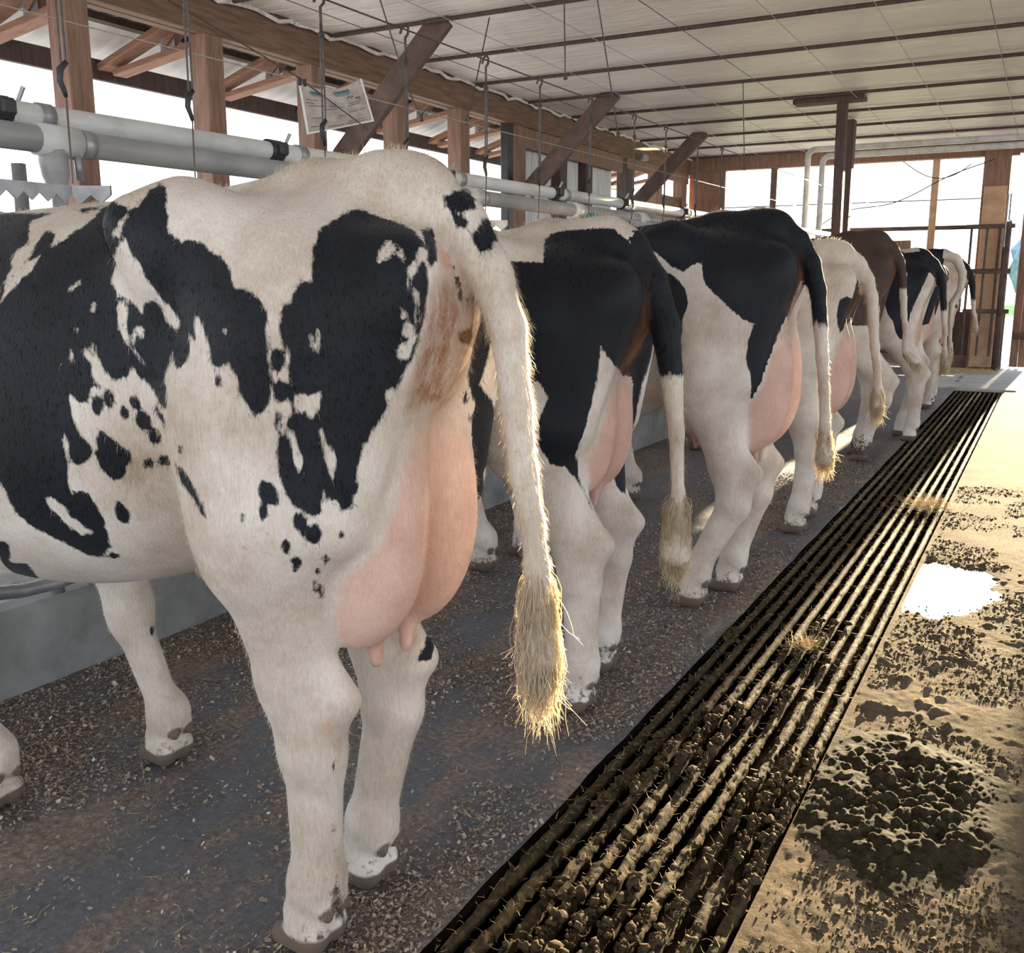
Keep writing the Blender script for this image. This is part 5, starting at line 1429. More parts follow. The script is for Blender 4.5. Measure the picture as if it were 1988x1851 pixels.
        ('b', [(-1.139, 1.442), (-0.697, 1.436), (-0.551, 1.427), (-0.417, 1.437), (-0.342, 1.455), (-0.117, 1.464), (0.009, 1.428), (0.053, 1.357), (0.022, 1.300), (-0.011, 1.216), (-0.031, 1.146), (-0.060, 1.039), (-0.105, 0.948), (-0.140, 0.855), (-0.176, 0.782), (-0.173, 0.857), (-0.183, 0.897), (-0.197, 0.943), (-0.192, 1.012), (-0.175, 1.065), (-0.215, 1.081), (-0.263, 1.118), (-0.312, 1.163), (-0.352, 1.201), (-0.371, 1.276), (-0.402, 1.261), (-0.434, 1.242), (-0.474, 1.261), (-0.524, 1.303), (-0.620, 1.348), (-0.686, 1.337), (-1.145, 1.327)]),
        ('b', [(-0.515, 1.247), (-0.466, 1.231), (-0.423, 1.185), (-0.409, 1.140), (-0.427, 1.079), (-0.432, 1.010), (-0.456, 0.982), (-0.482, 1.008), (-0.518, 1.053), (-0.547, 1.162)]),
    ]),
    3: dict(d=(-0.2173, 0.9761), polys=[
        ('b', [(-0.032, 1.352), (0.004, 1.372), (0.055, 1.360), (0.055, 1.252), (0.036, 1.159), (0.013, 1.102), (-0.018, 1.074), (-0.037, 1.047), (-0.056, 0.998), (-0.072, 0.982), (-0.101, 1.048), (-0.112, 1.108), (-0.103, 1.167), (-0.075, 1.190), (-0.044, 1.180), (-0.034, 1.226), (-0.018, 1.292)]),
    ]),
    5: dict(d=(-0.1318, 0.9913), polys=[
        ('b', [(-0.422, 1.510), (-0.115, 1.526), (0.027, 1.391), (0.020, 1.205), (-0.061, 1.286), (-0.119, 1.124), (-0.153, 1.042), (-0.177, 0.960), (-0.188, 0.847), (-0.224, 0.779), (-0.269, 0.836), (-0.295, 0.919), (-0.340, 0.980), (-0.391, 1.123)]),
        ('w', [(-0.326, 1.478), (-0.173, 1.486), (-0.130, 1.442), (-0.251, 1.428)]),
    ]),
    7: dict(d=(-0.0986, 0.9951), polys=[
        ('b', [(-0.087, 1.438), (-0.002, 1.477), (0.055, 1.400), (-0.029, 1.335), (-0.075, 1.257)]),
        ('b', [(-0.024, 1.037), (-0.026, 1.025), (-0.032, 1.016), (-0.040, 1.013), (-0.049, 1.016), (-0.054, 1.023), (-0.058, 1.035), (-0.057, 1.047), (-0.051, 1.056), (-0.044, 1.060), (-0.035, 1.057), (-0.028, 1.048)]),
        ('b', [(-0.062, 0.982), (-0.063, 0.971), (-0.068, 0.963), (-0.076, 0.961), (-0.085, 0.965), (-0.095, 0.977), (-0.098, 0.988), (-0.097, 0.998), (-0.092, 1.006), (-0.085, 1.008), (-0.072, 1.001), (-0.065, 0.993)]),
    ]),
}

COWS = []
for i, p in enumerate(PP):
    h = (0.0085, 0.011, 0.012, 0.015, 0.017, 0.018, 0.02, 0.02)[i]
    if i in PAINT:
        p['paint'] = PAINT[i]
    o, V, Nn, coat = make_cow(p, h)
    n, ln, sp = p['sw']
    tail_switch(o, p['tail'], n, ln, sp, (0.0011, 0.0013, 0.0015, 0.0018, 0.002, 0.002, 0.002, 0.002)[i], 100 + i)
    COWS.append(o)
    if i < 4:
        # short coat hair: dense on the nearest cow, rim hair on the next ones
        d_ = np.array(PAINT[i]['d'] + (0.0,)) if i in PAINT else np.array((-0.6, 0.8, 0.0))
        vis = (Nn @ d_ > -0.25) & (V[:, 2] > 0.08)
        if i == 0:
            fuzz(o, V, Nn, coat, vis & (V[:, 0] < 1.5) & (Nn[:, 2] > -0.4), 60000, 0.0105, 0.0004, 60)
            fuzz(o, V, Nn, coat, V[:, 0] < -0.01, 8000, 0.013, 0.00042, 61, lay=(0, 0, -1.1))
            fuzz(o, V, Nn, coat, (V[:, 2] > 1.33) & (V[:, 0] < 0.4) & (np.abs(V[:, 1]) < 0.1), 2200, 0.017, 0.00045, 62, lay=(-0.5, 0, 0.1))
        else:
            fuzz(o, V, Nn, coat, (V[:, 0] < 0.0), 2500, 0.018, 0.0006, 63 + i, lay=(0, 0, -0.9))
            fuzz(o, V, Nn, coat, (V[:, 2] > 1.25) & (V[:, 0] < 0.5), 3500, 0.022, 0.0006, 73 + i, lay=(-0.3, 0, 0.0))

# ================================================================== gutter grate
ys_bar = np.concatenate([np.linspace(-1.0, 0.9, 12), np.linspace(0.93, 3.6, 460), np.linspace(3.63, 7, 200), np.linspace(7.06, 12.7, 110)])
gr_root = thing('gutter_grate', ((GL + GR) / 2, 6, -0.02), 'long dirty steel bar grate lying over the manure gutter', 'grate')


def bar_mesh(x, seed):
    n = 10
    Y = ys_bar
    K = len(Y)
    a = np.arange(n) / n * 2 * PI
    A, YY = np.meshgrid(a, Y)
    crust = fbm(YY * 16 + 3 * np.cos(A) + seed * 7.3, 3 * np.sin(A) + seed * 3.1, 50 + seed, 3)
    big = np.clip(fbm(YY * 2.3 + seed * 5.7, np.zeros_like(YY) + seed * 1.7, 90 + seed, 2) - 0.32, 0, 1)
    near = np.clip((3.6 - YY) / 1.6, 0.15, 1.0)
    fine = fbm(YY * 55 + 5 * np.cos(A) + seed, 5 * np.sin(A) + seed * 2.1, 150 + seed, 3)
    R = 0.0108 + 0.011 * (crust - 0.32) * (0.45 + near * 0.9) + 0.013 * big * near * crust + 0.007 * (fine - 0.42) * (0.3 + near)
    up = np.clip(np.sin(A), 0, 1)
    X_ = x + R * np.cos(A) * 1.05
    Z_ = -0.016 + R * np.sin(A) * 1.1 + up * near * 0.012 * np.clip(crust - 0.3, 0, 1)
    v = np.stack([X_, YY, Z_], -1).reshape(-1, 3) - np.array(gr_root.location)
    i = np.arange(K * n).reshape(K, n)
    j = np.roll(i, -1, axis=1)
    q = np.stack([i[:-1], j[:-1], j[1:], i[1:]], -1).reshape(-1, 4)[:, ::-1]
    return np_mesh('bar', v, q)


NB = 10
BX = [GL + 0.028 + (GR - GL - 0.056) * k / (NB - 1) for k in range(NB)]
for k, x in enumerate(BX):
    mk('bar', bar_mesh(x, k), gr_root, mat=M['bar_crust'])
for k in range(22):
    y = -0.6 + 0.61 * k
    MB().tube([(GL, y, -0.045), (GR, y, -0.045)], 0.010, 6).build('crossbar', M['bar_crust'], gr_root)


def lumps(name, C, S, mat, seed, parent=None, sub=True, **kw):
    """many small crumbly clods as one mesh"""
    r = np.random.default_rng(seed)
    t = (1 + 5 ** .5) / 2
    iv = np.array([(-1, t, 0), (1, t, 0), (-1, -t, 0), (1, -t, 0), (0, -1, t), (0, 1, t), (0, -1, -t), (0, 1, -t), (t, 0, -1), (t, 0, 1), (-t, 0, -1), (-t, 0, 1)], float)
    iv /= np.linalg.norm(iv[0])
    it = [(0, 11, 5), (0, 5, 1), (0, 1, 7), (0, 7, 10), (0, 10, 11), (1, 5, 9), (5, 11, 4), (11, 10, 2), (10, 7, 6), (7, 1, 8), (3, 9, 4), (3, 4, 2), (3, 2, 6), (3, 6, 8), (3, 8, 9), (4, 9, 5), (2, 4, 11), (6, 2, 10), (8, 6, 7), (9, 8, 1)]
    vs = [tuple(q) for q in iv]
    cache = {}

    def mid(a, b):
        k = (min(a, b), max(a, b))
        if k not in cache:
            m_ = np.array(vs[a]) + np.array(vs[b])
            vs.append(tuple(m_ / np.linalg.norm(m_)))
            cache[k] = len(vs) - 1
        return cache[k]
    tri = []
    for a, b, c in it if sub else ():
        ab, bc, ca = mid(a, b), mid(b, c), mid(c, a)
        tri += [(a, ab, ca), (b, bc, ab), (c, ca, bc), (ab, bc, ca)]
    if not sub:
        vs = [(1, 0, 0), (-1, 0, 0), (0, 1, 0), (0, -1, 0), (0, 0, 1), (0, 0, -1)]
        tri = [(0, 2, 4), (2, 1, 4), (1, 3, 4), (3, 0, 4), (2, 0, 5), (1, 2, 5), (3, 1, 5), (0, 3, 5)]
    base = np.array(vs)
    tri = np.array(tri)
    n = len(C)
    rad = r.uniform(0.5, 1.4, (n, len(base), 1))
    V = C[:, None, :] + base[None] * rad * S[:, None, :]
    Q = (tri[None] + (np.arange(n) * len(base))[:, None, None]).reshape(-1, 3)
    return mk(name, np_mesh(name, V.reshape(-1, 3), Q), parent, mat=M[mat], kind='stuff', **kw)


# manure clods caught on the near stretch of grate and on the concrete
r = np.random.default_rng(5)
n = 5200
yy = 1.15 + 2.5 * r.random(n) ** 1.25
dens = fbm(yy * 1.6, np.zeros(n) + 2.2, 7, 3)
bx = np.array(BX)[np.clip((r.random(n) * NB).astype(int), 0, NB - 1)] + r.normal(size=n) * 0.007
keep = fbm(bx * 8 + 3, yy * 4.2, 77, 3) > (0.40 + 0.10 * np.clip((yy - 1.6) / 1.5, 0, 1))
bx, yy = bx[keep], yy[keep]
n = len(bx)
sz = 0.0025 + 0.0085 * r.random((n, 1)) ** 2.4
S = sz * r.uniform(0.6, 1.5, (n, 3))
C = np.stack([bx, yy, 0.003 + r.random(n) * 0.010], -1)
lumps('manure_clods', C, S, 'bar_crust', 4, label='crumbly dark manure clods caught on the steel grate bars', cat='manure')
def pat_h(X, Y):
    d = np.sqrt(((X + 0.22) / 0.25) ** 2 + ((Y - 2.40) / 0.42) ** 2) + 0.55 * (fbm(X * 7, Y * 7, 61, 3) - 0.45)
    m_ = np.clip((1.05 - d) * 1.5, 0, 1)
    f = np.clip(fbm(X * 15, Y * 12, 71, 3) - 0.30, 0, 1) * 1.9
    g_ = fbm(X * 52, Y * 44, 73, 3)
    m_ = m_ * m_ * (3 - 2 * m_)
    return np.where(m_ > 0, m_ * (0.004 + 0.020 * f + 0.042 * np.clip(g_ - 0.34, 0, 1)) - 0.001 + 0.004 * np.clip(m_ * 3, 0, 1), -0.02)


xs, ys = np.linspace(GR + 0.004, 0.14, 150), np.linspace(1.85, 3.0, 210)
mk('cow_pat', grid_mesh('cow_pat', xs, ys, pat_h), mat=M['manure'], label='wet dark cow pat splattered on the concrete beside the grate', cat='manure')
n = 42000
cx = r.uniform(GR + 0.02, 0.5, n)
cy = 1.2 + 5.5 * r.random(n) ** 1.5
k = fbm(cx * 5, cy * 4, 17, 3) > 0.36 + 0.12 * r.random(n)
cx, cy = cx[k], cy[k]
n = len(cx)
sz = 0.0013 + 0.0055 * r.random((n, 1)) ** 5
C = np.stack([cx, cy, alley_h(cx, cy) + 0.0005], -1)
lumps('dung_crumbs', C, sz * r.uniform(0.7, 1.2, (n, 3)) * np.array([1.3, 1.3, 0.8]), 'bar_crust', 8, sub=False, label='scattered dung crumbs on the sunlit concrete alley', cat='manure')

# puddle
vs = [(-0.27, 4.3, -0.006)]
nn = 40
for k in range(nn):
    a = 2 * PI * k / nn
    vs.append((max(GR + 0.012, -0.29 + 0.26 * math.cos(a)), 4.3 + 0.52 * math.sin(a), -0.006))
MB().add(vs, [(0, 1 + k, 1 + (k + 1) % nn) for k in range(nn)]).build('puddle', M['puddle_water'], label='shallow bright puddle on the concrete against the grate', cat='puddle')


# straw --------------------------------------------------------------
def straw(name, R0, D, L, thick, mat, seed, parent=None, bend=0.25, K=4, **kw):
    r = np.random.default_rng(seed)
    n = len(R0)
    s = np.linspace(0, 1, K)
    P = R0[:, None, :] + D[:, None, :] * (L[:, None, None] * s[None, :, None])
    P = P + r.normal(size=(n, 1, 3)) * (s[None, :, None] * (s[None, :, None] - 1)) * L[:, None, None] * bend * 2
    o = strands(name, P, np.full(n, thick) * r.uniform(0.6, 1.3, n), r.random(n) * 0.6, parent)
    o.data.materials.clear()
    o.data.materials.append(M[mat])
    for k_, v_ in kw.items():
        o[{'label': 'label', 'cat': 'category', 'group': 'group'}[k_]] = v_
    return o


def tuft(x, y, n, rad, ln, seed, lab):
    r = np.random.default_rng(seed)
    R0 = np.stack([x + r.normal(size=n) * rad, y + r.normal(size=n) * rad * 1.4, 0.004 + r.random(n) * 0.012], -1)
    D = r.normal(size=(n, 3))
    D[:, 2] = np.abs(D[:, 2]) * 0.6
    D /= np.linalg.norm(D, axis=1, keepdims=True)
    straw('hay_tuft', R0, D, ln * r.uniform(0.5, 1.2, n), 0.0011, 'hay', seed, label=lab, cat='hay')


tuft(-0.66, 3.32, 130, 0.022, 0.06, 31, 'bright tuft of hay lying on the middle of the grate')
tuft(-0.53, 5.9, 260, 0.06, 0.10, 32, 'loose wispy hay spread over the grate past the puddle')
r = np.random.default_rng(9)
n = 5200
yy = 1.1 + 8.5 * r.random(n) ** 1.4
xx = np.array(BX)[np.clip((r.random(n) * NB).astype(int), 0, NB - 1)] + r.normal(size=n) * 0.008
R0 = np.stack([xx, yy, r.uniform(-0.01, 0.004, n)], -1)
D = r.normal(size=(n, 3)) * np.array([1, 1.0, 0.45])
D[:, 2] = np.abs(D[:, 2])
D /= np.linalg.norm(D, axis=1, keepdims=True)
straw('grate_fibres', R0, D, r.uniform(0.006, 0.026, n), 0.0006, 'hay', 33, label='short straw fibres stuck along the grate bars', cat='straw')

# sawdust and straw over the stall floor
def chips(name, n, seed, **kw):
    r = np.random.default_rng(seed)
    x = r.uniform(-2.68, GL - 0.005, n)
    y = 0.75 + 6.5 * r.random(n) ** 1.7
    y = np.where(r.random(n) < 0.14, r.uniform(-2.5, 0.8, n), y)
    d = fbm(x * 2.3 + 4, y * 2.3, 19, 3)
    d2 = np.exp(-((x - GL + 0.18) / 0.2) ** 2) * 0.14
    k = r.random(n) < np.clip((d + d2 - 0.38) / 0.15, 0.06, 1)
    x, y = x[k], y[k]
    n = len(x)
    z = stall_h(x, y) + 0.002 + r.random(n) * 0.004
    L = 0.0014 + 0.0055 * r.random(n) ** 2.6
    Wd = L * r.uniform(0.25, 0.8, n)
    a = r.uniform(0, 2 * PI, n)
    ti = r.normal(size=(n, 2)) * 0.35
    u = np.stack([np.cos(a), np.sin(a), ti[:, 0]], -1) * L[:, None]
    w = np.stack([-np.sin(a), np.cos(a), ti[:, 1]], -1) * Wd[:, None]
    c = np.stack([x, y, z], -1)
    up = np.zeros((n, 3))
    up[:, 2] = L * 0.25
    V = np.stack([c - u - w, c + u * 0.8 - w * 0.6, c + u + w + up, c - u * 0.7 + w + up * 0.5], 1)
    i = np.arange(n)[:, None] * 4
    Q = i + np.array([[0, 1, 2, 3]])
    me = np_mesh(name, V.reshape(-1, 3), Q, False)
    add_attr(me, 'tint', np.repeat(np.clip(r.beta(2, 2.6, n) + (r.random(n) > 0.97) * 0.5, 0, 1), 4))
    return mk(name, me, mat=M['sawdust'], kind='stuff', **kw)


chips('sawdust_bedding', 300000, 3, label='brown sawdust bedding strewn over the grey stall floor', cat='bedding')
r = np.random.default_rng(14)
n = 900
x = r.uniform(-2.65, GL - 0.02, n)
y = 0.8 + 5 * r.random(n) ** 1.6
R0 = np.stack([x, y, stall_h(x, y) + 0.004], -1)
D = r.normal(size=(n, 3)) * np.array([1, 1, 0.06])
D /= np.linalg.norm(D, axis=1, keepdims=True)
straw('straw_bits', R0, D, r.uniform(0.01, 0.05, n), 0.0009, 'hay', 34, label='loose straw pieces scattered over the stall floor', cat='straw')
n = 1600
x = r.uniform(-3.9, -2.85, n)
y = r.uniform(0.5, 6, n)
R0 = np.stack([x, y, 0.092 + r.random(n) * 0.02], -1)
D = r.normal(size=(n, 3)) * np.array([1, 1, 0.15])
D /= np.linalg.norm(D, axis=1, keepdims=True)
straw('manger_hay', R0, D, r.uniform(0.03, 0.12, n), 0.0015, 'hay', 35, label='pale hay lying in the manger behind the concrete curb', cat='hay')
n = 700
x = r.uniform(-1.5, -0.62, n)
y = r.uniform(14.9, 15.6, n)
R0 = np.stack([x, y, 0.018 + r.random(n) * 0.03], -1)
D = r.normal(size=(n, 3)) * np.array([1, 1, 0.2])
D /= np.linalg.norm(D, axis=1, keepdims=True)
straw('gate_litter', R0, D, r.uniform(0.04, 0.12, n), 0.003, 'hay', 36, label='strewn litter on the floor under the end gate panel', cat='straw')

# ================================================================== pipeline over the stalls
def pipe_z(y, base):
    return base + 0.0125 * (y - 2)


MB().tube([(-2.8, y, pipe_z(y, 1.755)) for y in (-1.5, 2, 6, 10, 15.8)], 0.036, 14).build('vacuum_pipe', M['pipe_white'], smooth=True, label='upper white pipeline running above the row of cows', cat='pipe')
MB().tube([(-2.7, y, pipe_z(y, 1.672) - 0.005 * (y - 2)) for y in (-1.5, 2, 6, 10, 15.8)], 0.040, 14).build('milk_pipe', M['pipe_grey'], smooth=True, label='lower grey pipeline running above the row of cows', cat='pipe')


def ring(m, x, y0, y1, z, r0, r1=None):
    return m.tube([(x, y0, z), (x, y1, z)], [r0, r1 or r0], 14)


JL = ['beside the notice-free first hanger', '', '']
joints = [(2.05, True), (3.24, False), (4.5, False), (5.78, True), (6.88, True), (8.2, False)]
names = ['carrying the wide funnel fitting', 'just below the paper notice', 'near the dark door track', 'beside the teal pulsator', 'past the teal pulsator', 'nearest the end windows']
for (y, tee), nm in zip(joints, names):
    zu, zl = pipe_z(y, 1.755), pipe_z(y, 1.672) - 0.005 * (y - 2)
    t = thing('pipe_joint', (-2.75, y, zl - 0.05), 'pipeline joint with clamps ' + nm, 'pipe joint', 'joints along the pipeline')
    ring(MB(), -2.8, y - 0.14, y - 0.07, zu, 0.043).build('rubber_coupler', M['rubber_black'], t, True)
    MB().box((-2.755, y - 0.10, zu + 0.005), (0.04, 0.05, 0.05), bevel=0.008).build('clamp_block', M['rubber_black'], t)
    ring(MB(), -2.8, y + 0.03, y + 0.075, zu, 0.041).build('band', M['galvanised'], t, True)
    MB().tube([(-2.8, y - 0.03, zu + 0.03), (-2.78, y - 0.02, zu + 0.075)], 0.007, 6).build('valve_stem', M['galvanised'], t)
    ring(MB(), -2.7, y - 0.055, y + 0.085, zl, 0.048).build('sleeve', M['pipe_white'], t, True)
    ring(MB(), -2.7, y + 0.095, y + 0.135, zl, 0.045).build('strap_clamp', M['galvanised'], t, True)
    if tee:
        m = MB()
        m.tube([(-2.7, y, zl), (-2.7, y, zl - 0.06), (-2.7, y + 0.005, zl - 0.10), (-2.7, y + 0.012, zl - 0.16), (-2.7, y + 0.014, zl - 0.3), (-2.7, y + 0.014, 0.28)], [0.04, 0.043, 0.04, 0.024, 0.022, 0.022], 10)
        m.build('funnel_drop', M['pipe_grey'], t, True)
        MB().tube([(-2.68, y + 0.07, zl - 0.03), (-2.68, y + 0.075, zl - 0.11)], 0.012, 8).build('nipple', M['galvanised'], t, True)
# teal pulsator
t = thing('pulsator', (-2.68, 5.93, 1.6), 'teal plastic milking pulsator hanging on the pipeline', 'pulsator')
m = MB()
m.box((-2.66, 5.93, 1.635), (0.09, 0.15, 0.075), bevel=0.02)
m.build('housing', M['teal_plastic'], t)
MB().tube([(-2.66, 5.93, 1.67), (-2.66, 5.93, 1.69)], [0.05, 0.04], 10).build('cap', M['teal_plastic'], t)
MB().box((-2.70, 5.86, 1.655), (0.03, 0.02, 0.04)).build('bracket', M['galvanised'], t)

# stall fronts: upright post and low bent rail, one per stall
for k in range(9):
    y = 1.96 + 1.22 * (k - 1)
    y2 = y + 1.22
    t = thing('stall_front', (-2.74, y, 0.27), 'galvanised stall front with upright post and low bent rail ' + ['left of the funnel fitting', 'under the funnel fitting', 'below the paper notice', 'past the paper notice', 'before the teal pulsator', 'past the teal pulsator', 'between the two far braces', 'by the far brace', 'closest to the end windows'][k], 'stall rail', 'stall fronts along the curb')
    MB().tube([(-2.74, y, 0.26), (-2.74, y, pipe_z(y, 1.60))], 0.021, 8).build('upright', M['galvanised'], t, True)
    pts = []
    for q in range(11):
        s = q / 10
        pts.append((-2.645, y - 0.07 + 0.61 * (2 * s - 1), 0.335 + 0.20 * abs(2 * s - 1) ** 2))
    MB().tube(pts, 0.022, 8).build('bent_rail', M['galvanised'], t, True)

# ================================================================== cow trainers on the overhead wire
MB().tube([(-2.4, -1, 2.22), (-2.4, 6, 2.275), (-2.4, 15.9, 2.36)], 0.0035, 5).build('overhead_wire', M['wire_steel'], label='straight wire overhead that carries the hanging hooks', cat='wire')
MB().tube([(-3.6, -1, 2.25), (-3.6, 5.3, 2.31), (-3.6, 15.9, 2.42)], 0.003, 5).build('side_wire', M['wire_pale'], label='thin pale wire strung between the pipeline and side posts', cat='wire')


def trainer(ya, yb, zb, lab):
    t = thing('cow_trainer', (-2.42, (ya + yb) / 2, zb), lab, 'cow trainer', 'cow trainers over the stalls')
    for y in (ya, yb):
        zt = 2.25 + (y - 3) * 0.008
        hk = MB().tube([(-2.4, y - 0.035, zt - 0.02), (-2.4, y - 0.02, zt + 0.005), (-2.4, y + 0.004, zt + 0.022), (-2.4, y + 0.022, zt + 0.012), (-2.4, y + 0.02, zt - 0.012), (-2.4, y, zt - 0.03), (-2.4, y, zt - 0.12)], 0.0055, 6).build('hook', M['wire_steel'], t, True)
        MB().tube([(-2.4, y, zt - 0.115), (-2.4, y, zt - 0.13)], 0.012, 8).build('collar', M['rubber_black'], t)
        for dy in (-0.008, 0.008):
            MB().tube([(-2.4, y + dy * 0.4, zt - 0.12), (-2.4, y + dy, zt - 0.2), (-2.4, y + dy, 1.83)], 0.0035, 5).build('rod', M['wire_steel'], t)
        MB().tube([(-2.4, y + 0.008, 1.835), (-2.4, y - 0.012, 1.815), (-2.4, y - 0.016, 1.785), (-2.4, y - 0.004, 1.76), (-2.4, y, 1.745)], [0.008, 0.010, 0.009, 0.007, 0.005], 7).build('insulator', M['rubber_black'], t, True)
        MB().tube([(-2.4, y, 1.75), (-2.41, y + 0.006, zb + 0.03)], 0.0028, 5).build('drop_wire', M['wire_steel'], t)
    # toothed bar with a short return at its end
    nt_ = max(4, int((yb - ya) / 0.045))
    vs = []
    fs = []
    for k in range(nt_ * 2 + 1):
        y = ya + (yb - ya) * k / (nt_ * 2)
        zz = zb - (0.022 if k % 2 else 0.0)
        for x in (-2.412, -2.418):
            vs += [(x, y, zb + 0.025), (x, y, zz)]
    for k in range(nt_ * 2):
        i = k * 4
        fs += [(i, i + 1, i + 5, i + 4), (i + 2, i + 6, i + 7, i + 3), (i, i + 4, i + 6, i + 2), (i + 1, i + 3, i + 7, i + 5)]
    MB().add(vs, fs).build('toothed_bar', M['galvanised'], t)
    vs, fs = [], []
    for k in range(5):
        x = -2.415 + 0.10 * k / 4
        zz = zb - (0.022 if k % 2 else 0.0)
        for y in (yb, yb + 0.005):
            vs += [(x, y + 0.05 * k / 4, zb + 0.025), (x, y + 0.05 * k / 4, zz)]
    for k in range(4):
        i = k * 4
        fs += [(i, i + 1, i + 5, i + 4), (i + 2, i + 6, i + 7, i + 3), (i, i + 4, i + 6, i + 2), (i + 1, i + 3, i + 7, i + 5)]
    MB().add(vs, fs).build('return_plate', M['galvanised'], t)


trainer(1.30, 1.88, 1.49, 'toothed metal cow trainer with its end plate over the withers beside the funnel fitting')
trainer(2.33, 2.97, 1.50, 'hanging cow trainer whose rods pass in front of the paper notice')
trainer(3.50, 4.15, 1.52, 'hanging cow trainer between the first timber brace and the dark door track')
trainer(4.70, 5.33, 1.54, 'hanging cow trainer in front of the corrugated steel bays')
trainer(6.00, 6.57, 1.62, 'hanging cow trainer just past the teal pulsator')
trainer(7.25, 7.85, 1.64, 'hanging cow trainer close to the far timber brace')


# paper notice --------------------------------------------------------
def paper_mat():
    m, nt, b = new_mat('paper')
    L = nt.links
    uv = N(nt, 'ShaderNodeUVMap')
    sep = N(nt, 'ShaderNodeSeparateXYZ')
    L.new(uv.outputs[0], sep.inputs[0])
    bl = N(nt, 'ShaderNodeTexNoise', Scale=6.0, Detail=5)
    L.new(uv.outputs[0], bl.inputs['Vector'])
    c = ramp(nt, bl.outputs[0], [(0.3, (0.36, 0.31, 0.28)), (0.7, (0.56, 0.50, 0.45))])
    L.new(c, b.inputs['Base Color'])
    b.inputs['Roughness'].default_value = 0.8


paper_mat()
noisy('ink_dark', [(0.3, (0.05, 0.045, 0.05)), (0.7, (0.12, 0.11, 0.11))], 30, bump=0)
noisy('ink_blue', [(0.3, (0.10, 0.24, 0.30)), (0.7, (0.16, 0.32, 0.38))], 30, bump=0)
noisy('paper_edge', [(0.3, (0.8, 0.8, 0.78)), (0.7, (0.9, 0.9, 0.88))], 5, bump=0)
pc = [Vector((-2.76, 3.26, 2.045)), Vector((-2.70, 3.60, 2.115)), Vector((-2.72, 3.71, 1.955)), Vector((-2.78, 3.325, 1.855))]


def pap(u, v, off=0.0):
    a = pc[0].lerp(pc[1], u)
    b_ = pc[3].lerp(pc[2], u)
    p_ = a.lerp(b_, v)
    sag = -0.030 * math.sin(PI * u) * (1 - v) * 1.2
    bow = 0.018 * math.sin(PI * u) * math.sin(PI * (v * 0.8 + 0.1))
    return Vector((p_.x + bow + off, p_.y, p_.z + sag))


t = thing('paper_notice', pc[0], 'curled dirty paper notice with faded printing hung from a wire', 'notice')
nu, nv = 14, 10
vs = [pap(i / nu, j / nv) for j in range(nv + 1) for i in range(nu + 1)] + [pap(i / nu, j / nv, -0.003) for j in range(nv + 1) for i in range(nu + 1)]
K_ = (nu + 1) * (nv + 1)
fs = []
for j in range(nv):
    for i in range(nu):
        a = j * (nu + 1) + i
        fs.append((a, a + 1, a + nu + 2, a + nu + 1))
        fs.append((K_ + a, K_ + a + nu + 1, K_ + a + nu + 2, K_ + a + 1))
o = MB().add(vs, fs).build('sheet', M['paper'], t, True)
uvl = o.data.uv_layers.new(name='UVMap')
for lp in o.data.loops:
    vi = lp.vertex_index % K_
    uvl.data[lp.index].uv = ((vi % (nu + 1)) / nu, 1 - (vi // (nu + 1)) / nv)
# white borders of the sheet sleeve
for (u0, v0, u1, v1, w_) in ((0.985, 0.0, 0.985, 1.0, 0.022), (0.02, 0.985, 0.985, 0.985, 0.022), (0.012, 0.0, 0.012, 1.0, 0.018)):
    m = MB()
    vs, fs = [], []
    for k in range(11):
        s = k / 10
        u, v = u0 + (u1 - u0) * s, v0 + (v1 - v0) * s
        if u0 == u1:
            a, b_ = pap(u - w_, v, 0.002), pap(u + w_ * .6, v, 0.002)
        else:
            a, b_ = pap(u, v - w_, 0.002), pap(u, v + w_ * .6, 0.002)
        vs += [a, b_]
    fs = [(2 * k, 2 * k + 1, 2 * k + 3, 2 * k + 2) for k in range(10)]
    m.add(vs, fs).build('white_edge', M['paper_edge'], t)


def ink(u0, u1, v0, v1, mat, nm='print_line'):
    m = MB()
    n_ = max(1, int((u1 - u0) / 0.06))
    vs = []
    for k in range(n_ + 1):
        u = u0 + (u1 - u0) * k / n_
        vs += [pap(u, v0, 0.0022), pap(u, v1, 0.0022)]
    m.add(vs, [(2 * k, 2 * k + 1, 2 * k + 3, 2 * k + 2) for k in range(n_)]).build(nm, M[mat], t)


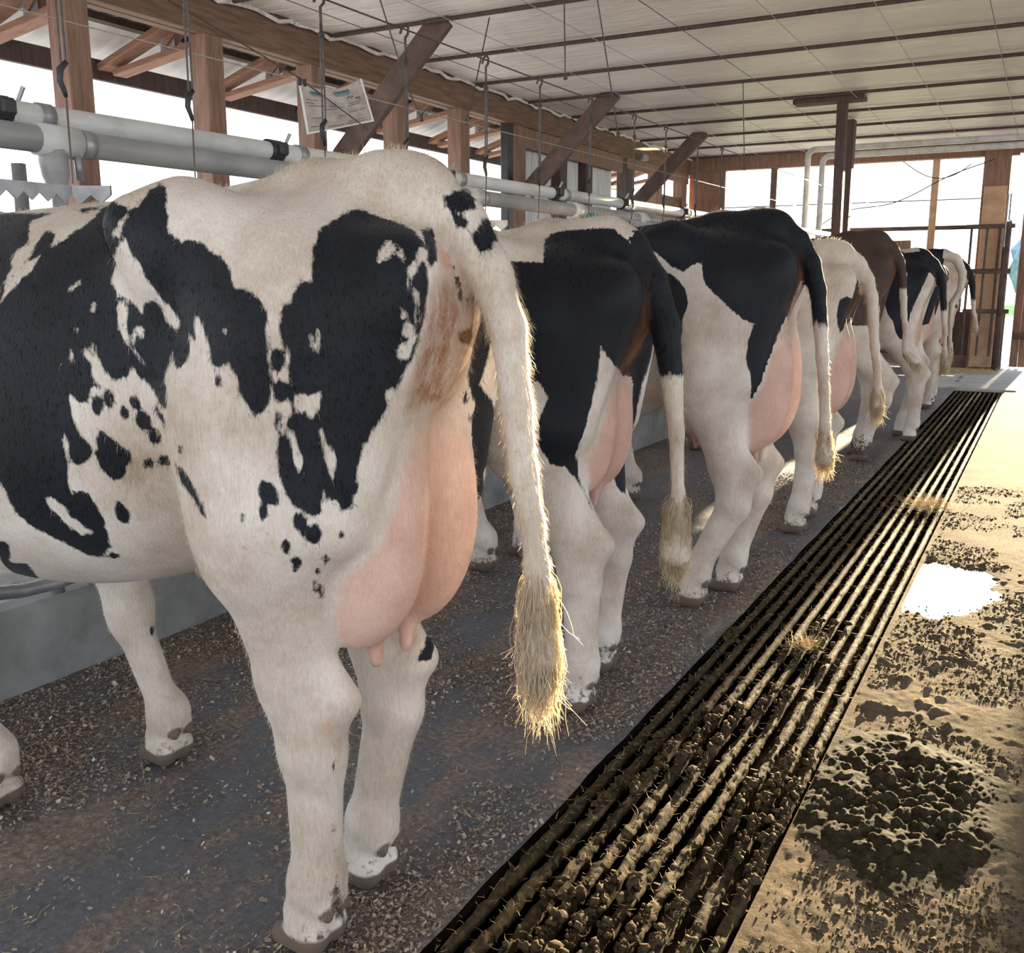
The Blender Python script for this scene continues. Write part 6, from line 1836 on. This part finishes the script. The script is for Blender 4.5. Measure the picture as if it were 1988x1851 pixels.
r_ = random.Random(4)
ink(0.50, 0.74, 0.12, 0.20, 'ink_blue', 'blue_stamp')
ink(0.15, 0.30, 0.13, 0.20, 'ink_blue', 'blue_stamp')
x = 0.49
while x < 0.74:
    w_ = r_.uniform(0.012, 0.022)
    ink(x, x + w_, 0.075, 0.13, 'ink_dark', 'print_mark')
    x += w_ + 0.012
x = 0.14
while x < 0.30:
    w_ = r_.uniform(0.010, 0.018)
    ink(x, x + w_, 0.10, 0.16, 'ink_dark', 'print_mark')
    x += w_ + 0.010
for u, v in ((0.66, 0.26), (0.69, 0.24), (0.72, 0.27), (0.75, 0.25), (0.80, 0.32), (0.83, 0.33), (0.86, 0.34)):
    ink(u, u + 0.014, v, v + 0.055, 'ink_dark', 'print_mark')
for v, segs in ((0.29, [(0.06, .14), (.15, .22)]), (0.36, [(0.05, .16)]), (0.42, [(0.08, .32), (.36, .45), (.66, .86)]), (0.47, [(.42, .58), (.62, .86)]), (0.50, [(.3, .4)]),
                (0.63, [(.62, .76), (.8, .92)]), (0.68, [(.1, .22), (.46, .56)]), (0.86, [(.06, .2), (.6, .88)]), (0.91, [(.3, .52), (.56, .9)])):
    for a, b_ in segs:
        ink(a, b_, v, v + 0.014, 'ink_dark')
for dx, dz in ((0, 0), (0.0, 0.03)):
    MB().box((-2.755, 3.262 + dz, 2.05), (0.012, 0.014, 0.03), bevel=0.002).build('clip', M['rubber_black'], t)
MB().tube([(-2.75, 2.59, 2.2), (-2.75, 2.89, 2.14), (-2.755, 3.265, 2.062), (-2.66, 3.585, 1.90)], 0.0025, 5).build('notice_cord', M['wire_steel'], label='dark cord slanting across the paper notice', cat='cord')

# ropes and wires hanging from the ceiling -----------------------------
for pts, lab in ((((-3.2, 6.63, 3.2), (-3.2, 6.66, 2.70)), 'hanging cord with a small pull knob below the ceiling'),
                 (((-3.0, 6.75, 3.2), (-3.0, 6.95, 2.8), (-3.0, 7.17, 2.36)), 'slack hanging cord between the pull knob and second brace'),
                 (((-3.9, 5.30, 3.2), (-3.9, 5.7, 2.53), (-3.9, 5.86, 2.36)), 'slanting hanging cord crossing the first timber brace'),
                 (((-3.9, 6.80, 3.2), (-3.9, 6.53, 2.55), (-3.9, 6.45, 2.42)), 'hanging cord with a dark hook behind the third hanger'),
                 (((-2.94, 10.23, 3.22), (-2.94, 10.41, 2.43)), 'single straight cord hanging in front of the end windows')):
    t = thing('hanging_cord', pts[0], lab, 'cord')
    MB().tube(pts, 0.005, 5).build('line', M['wire_steel'], t)
    e = Vector(pts[-1])
    MB().tube([e + Vector((0, 0, 0.015)), e, e - Vector((0, 0, 0.025)), e - Vector((0, 0, 0.03))], [0.006, 0.014, 0.016, 0.006], 7).build('end_knob', M['wire_steel'], t, True)
MB().box((-5.28, 13.6, 3.0), (0.06, 0.2, 0.09), bevel=0.01).build('speaker_box', M['galvanised'], label='small grey box fixed high on the side wall near the far brace', cat='box')
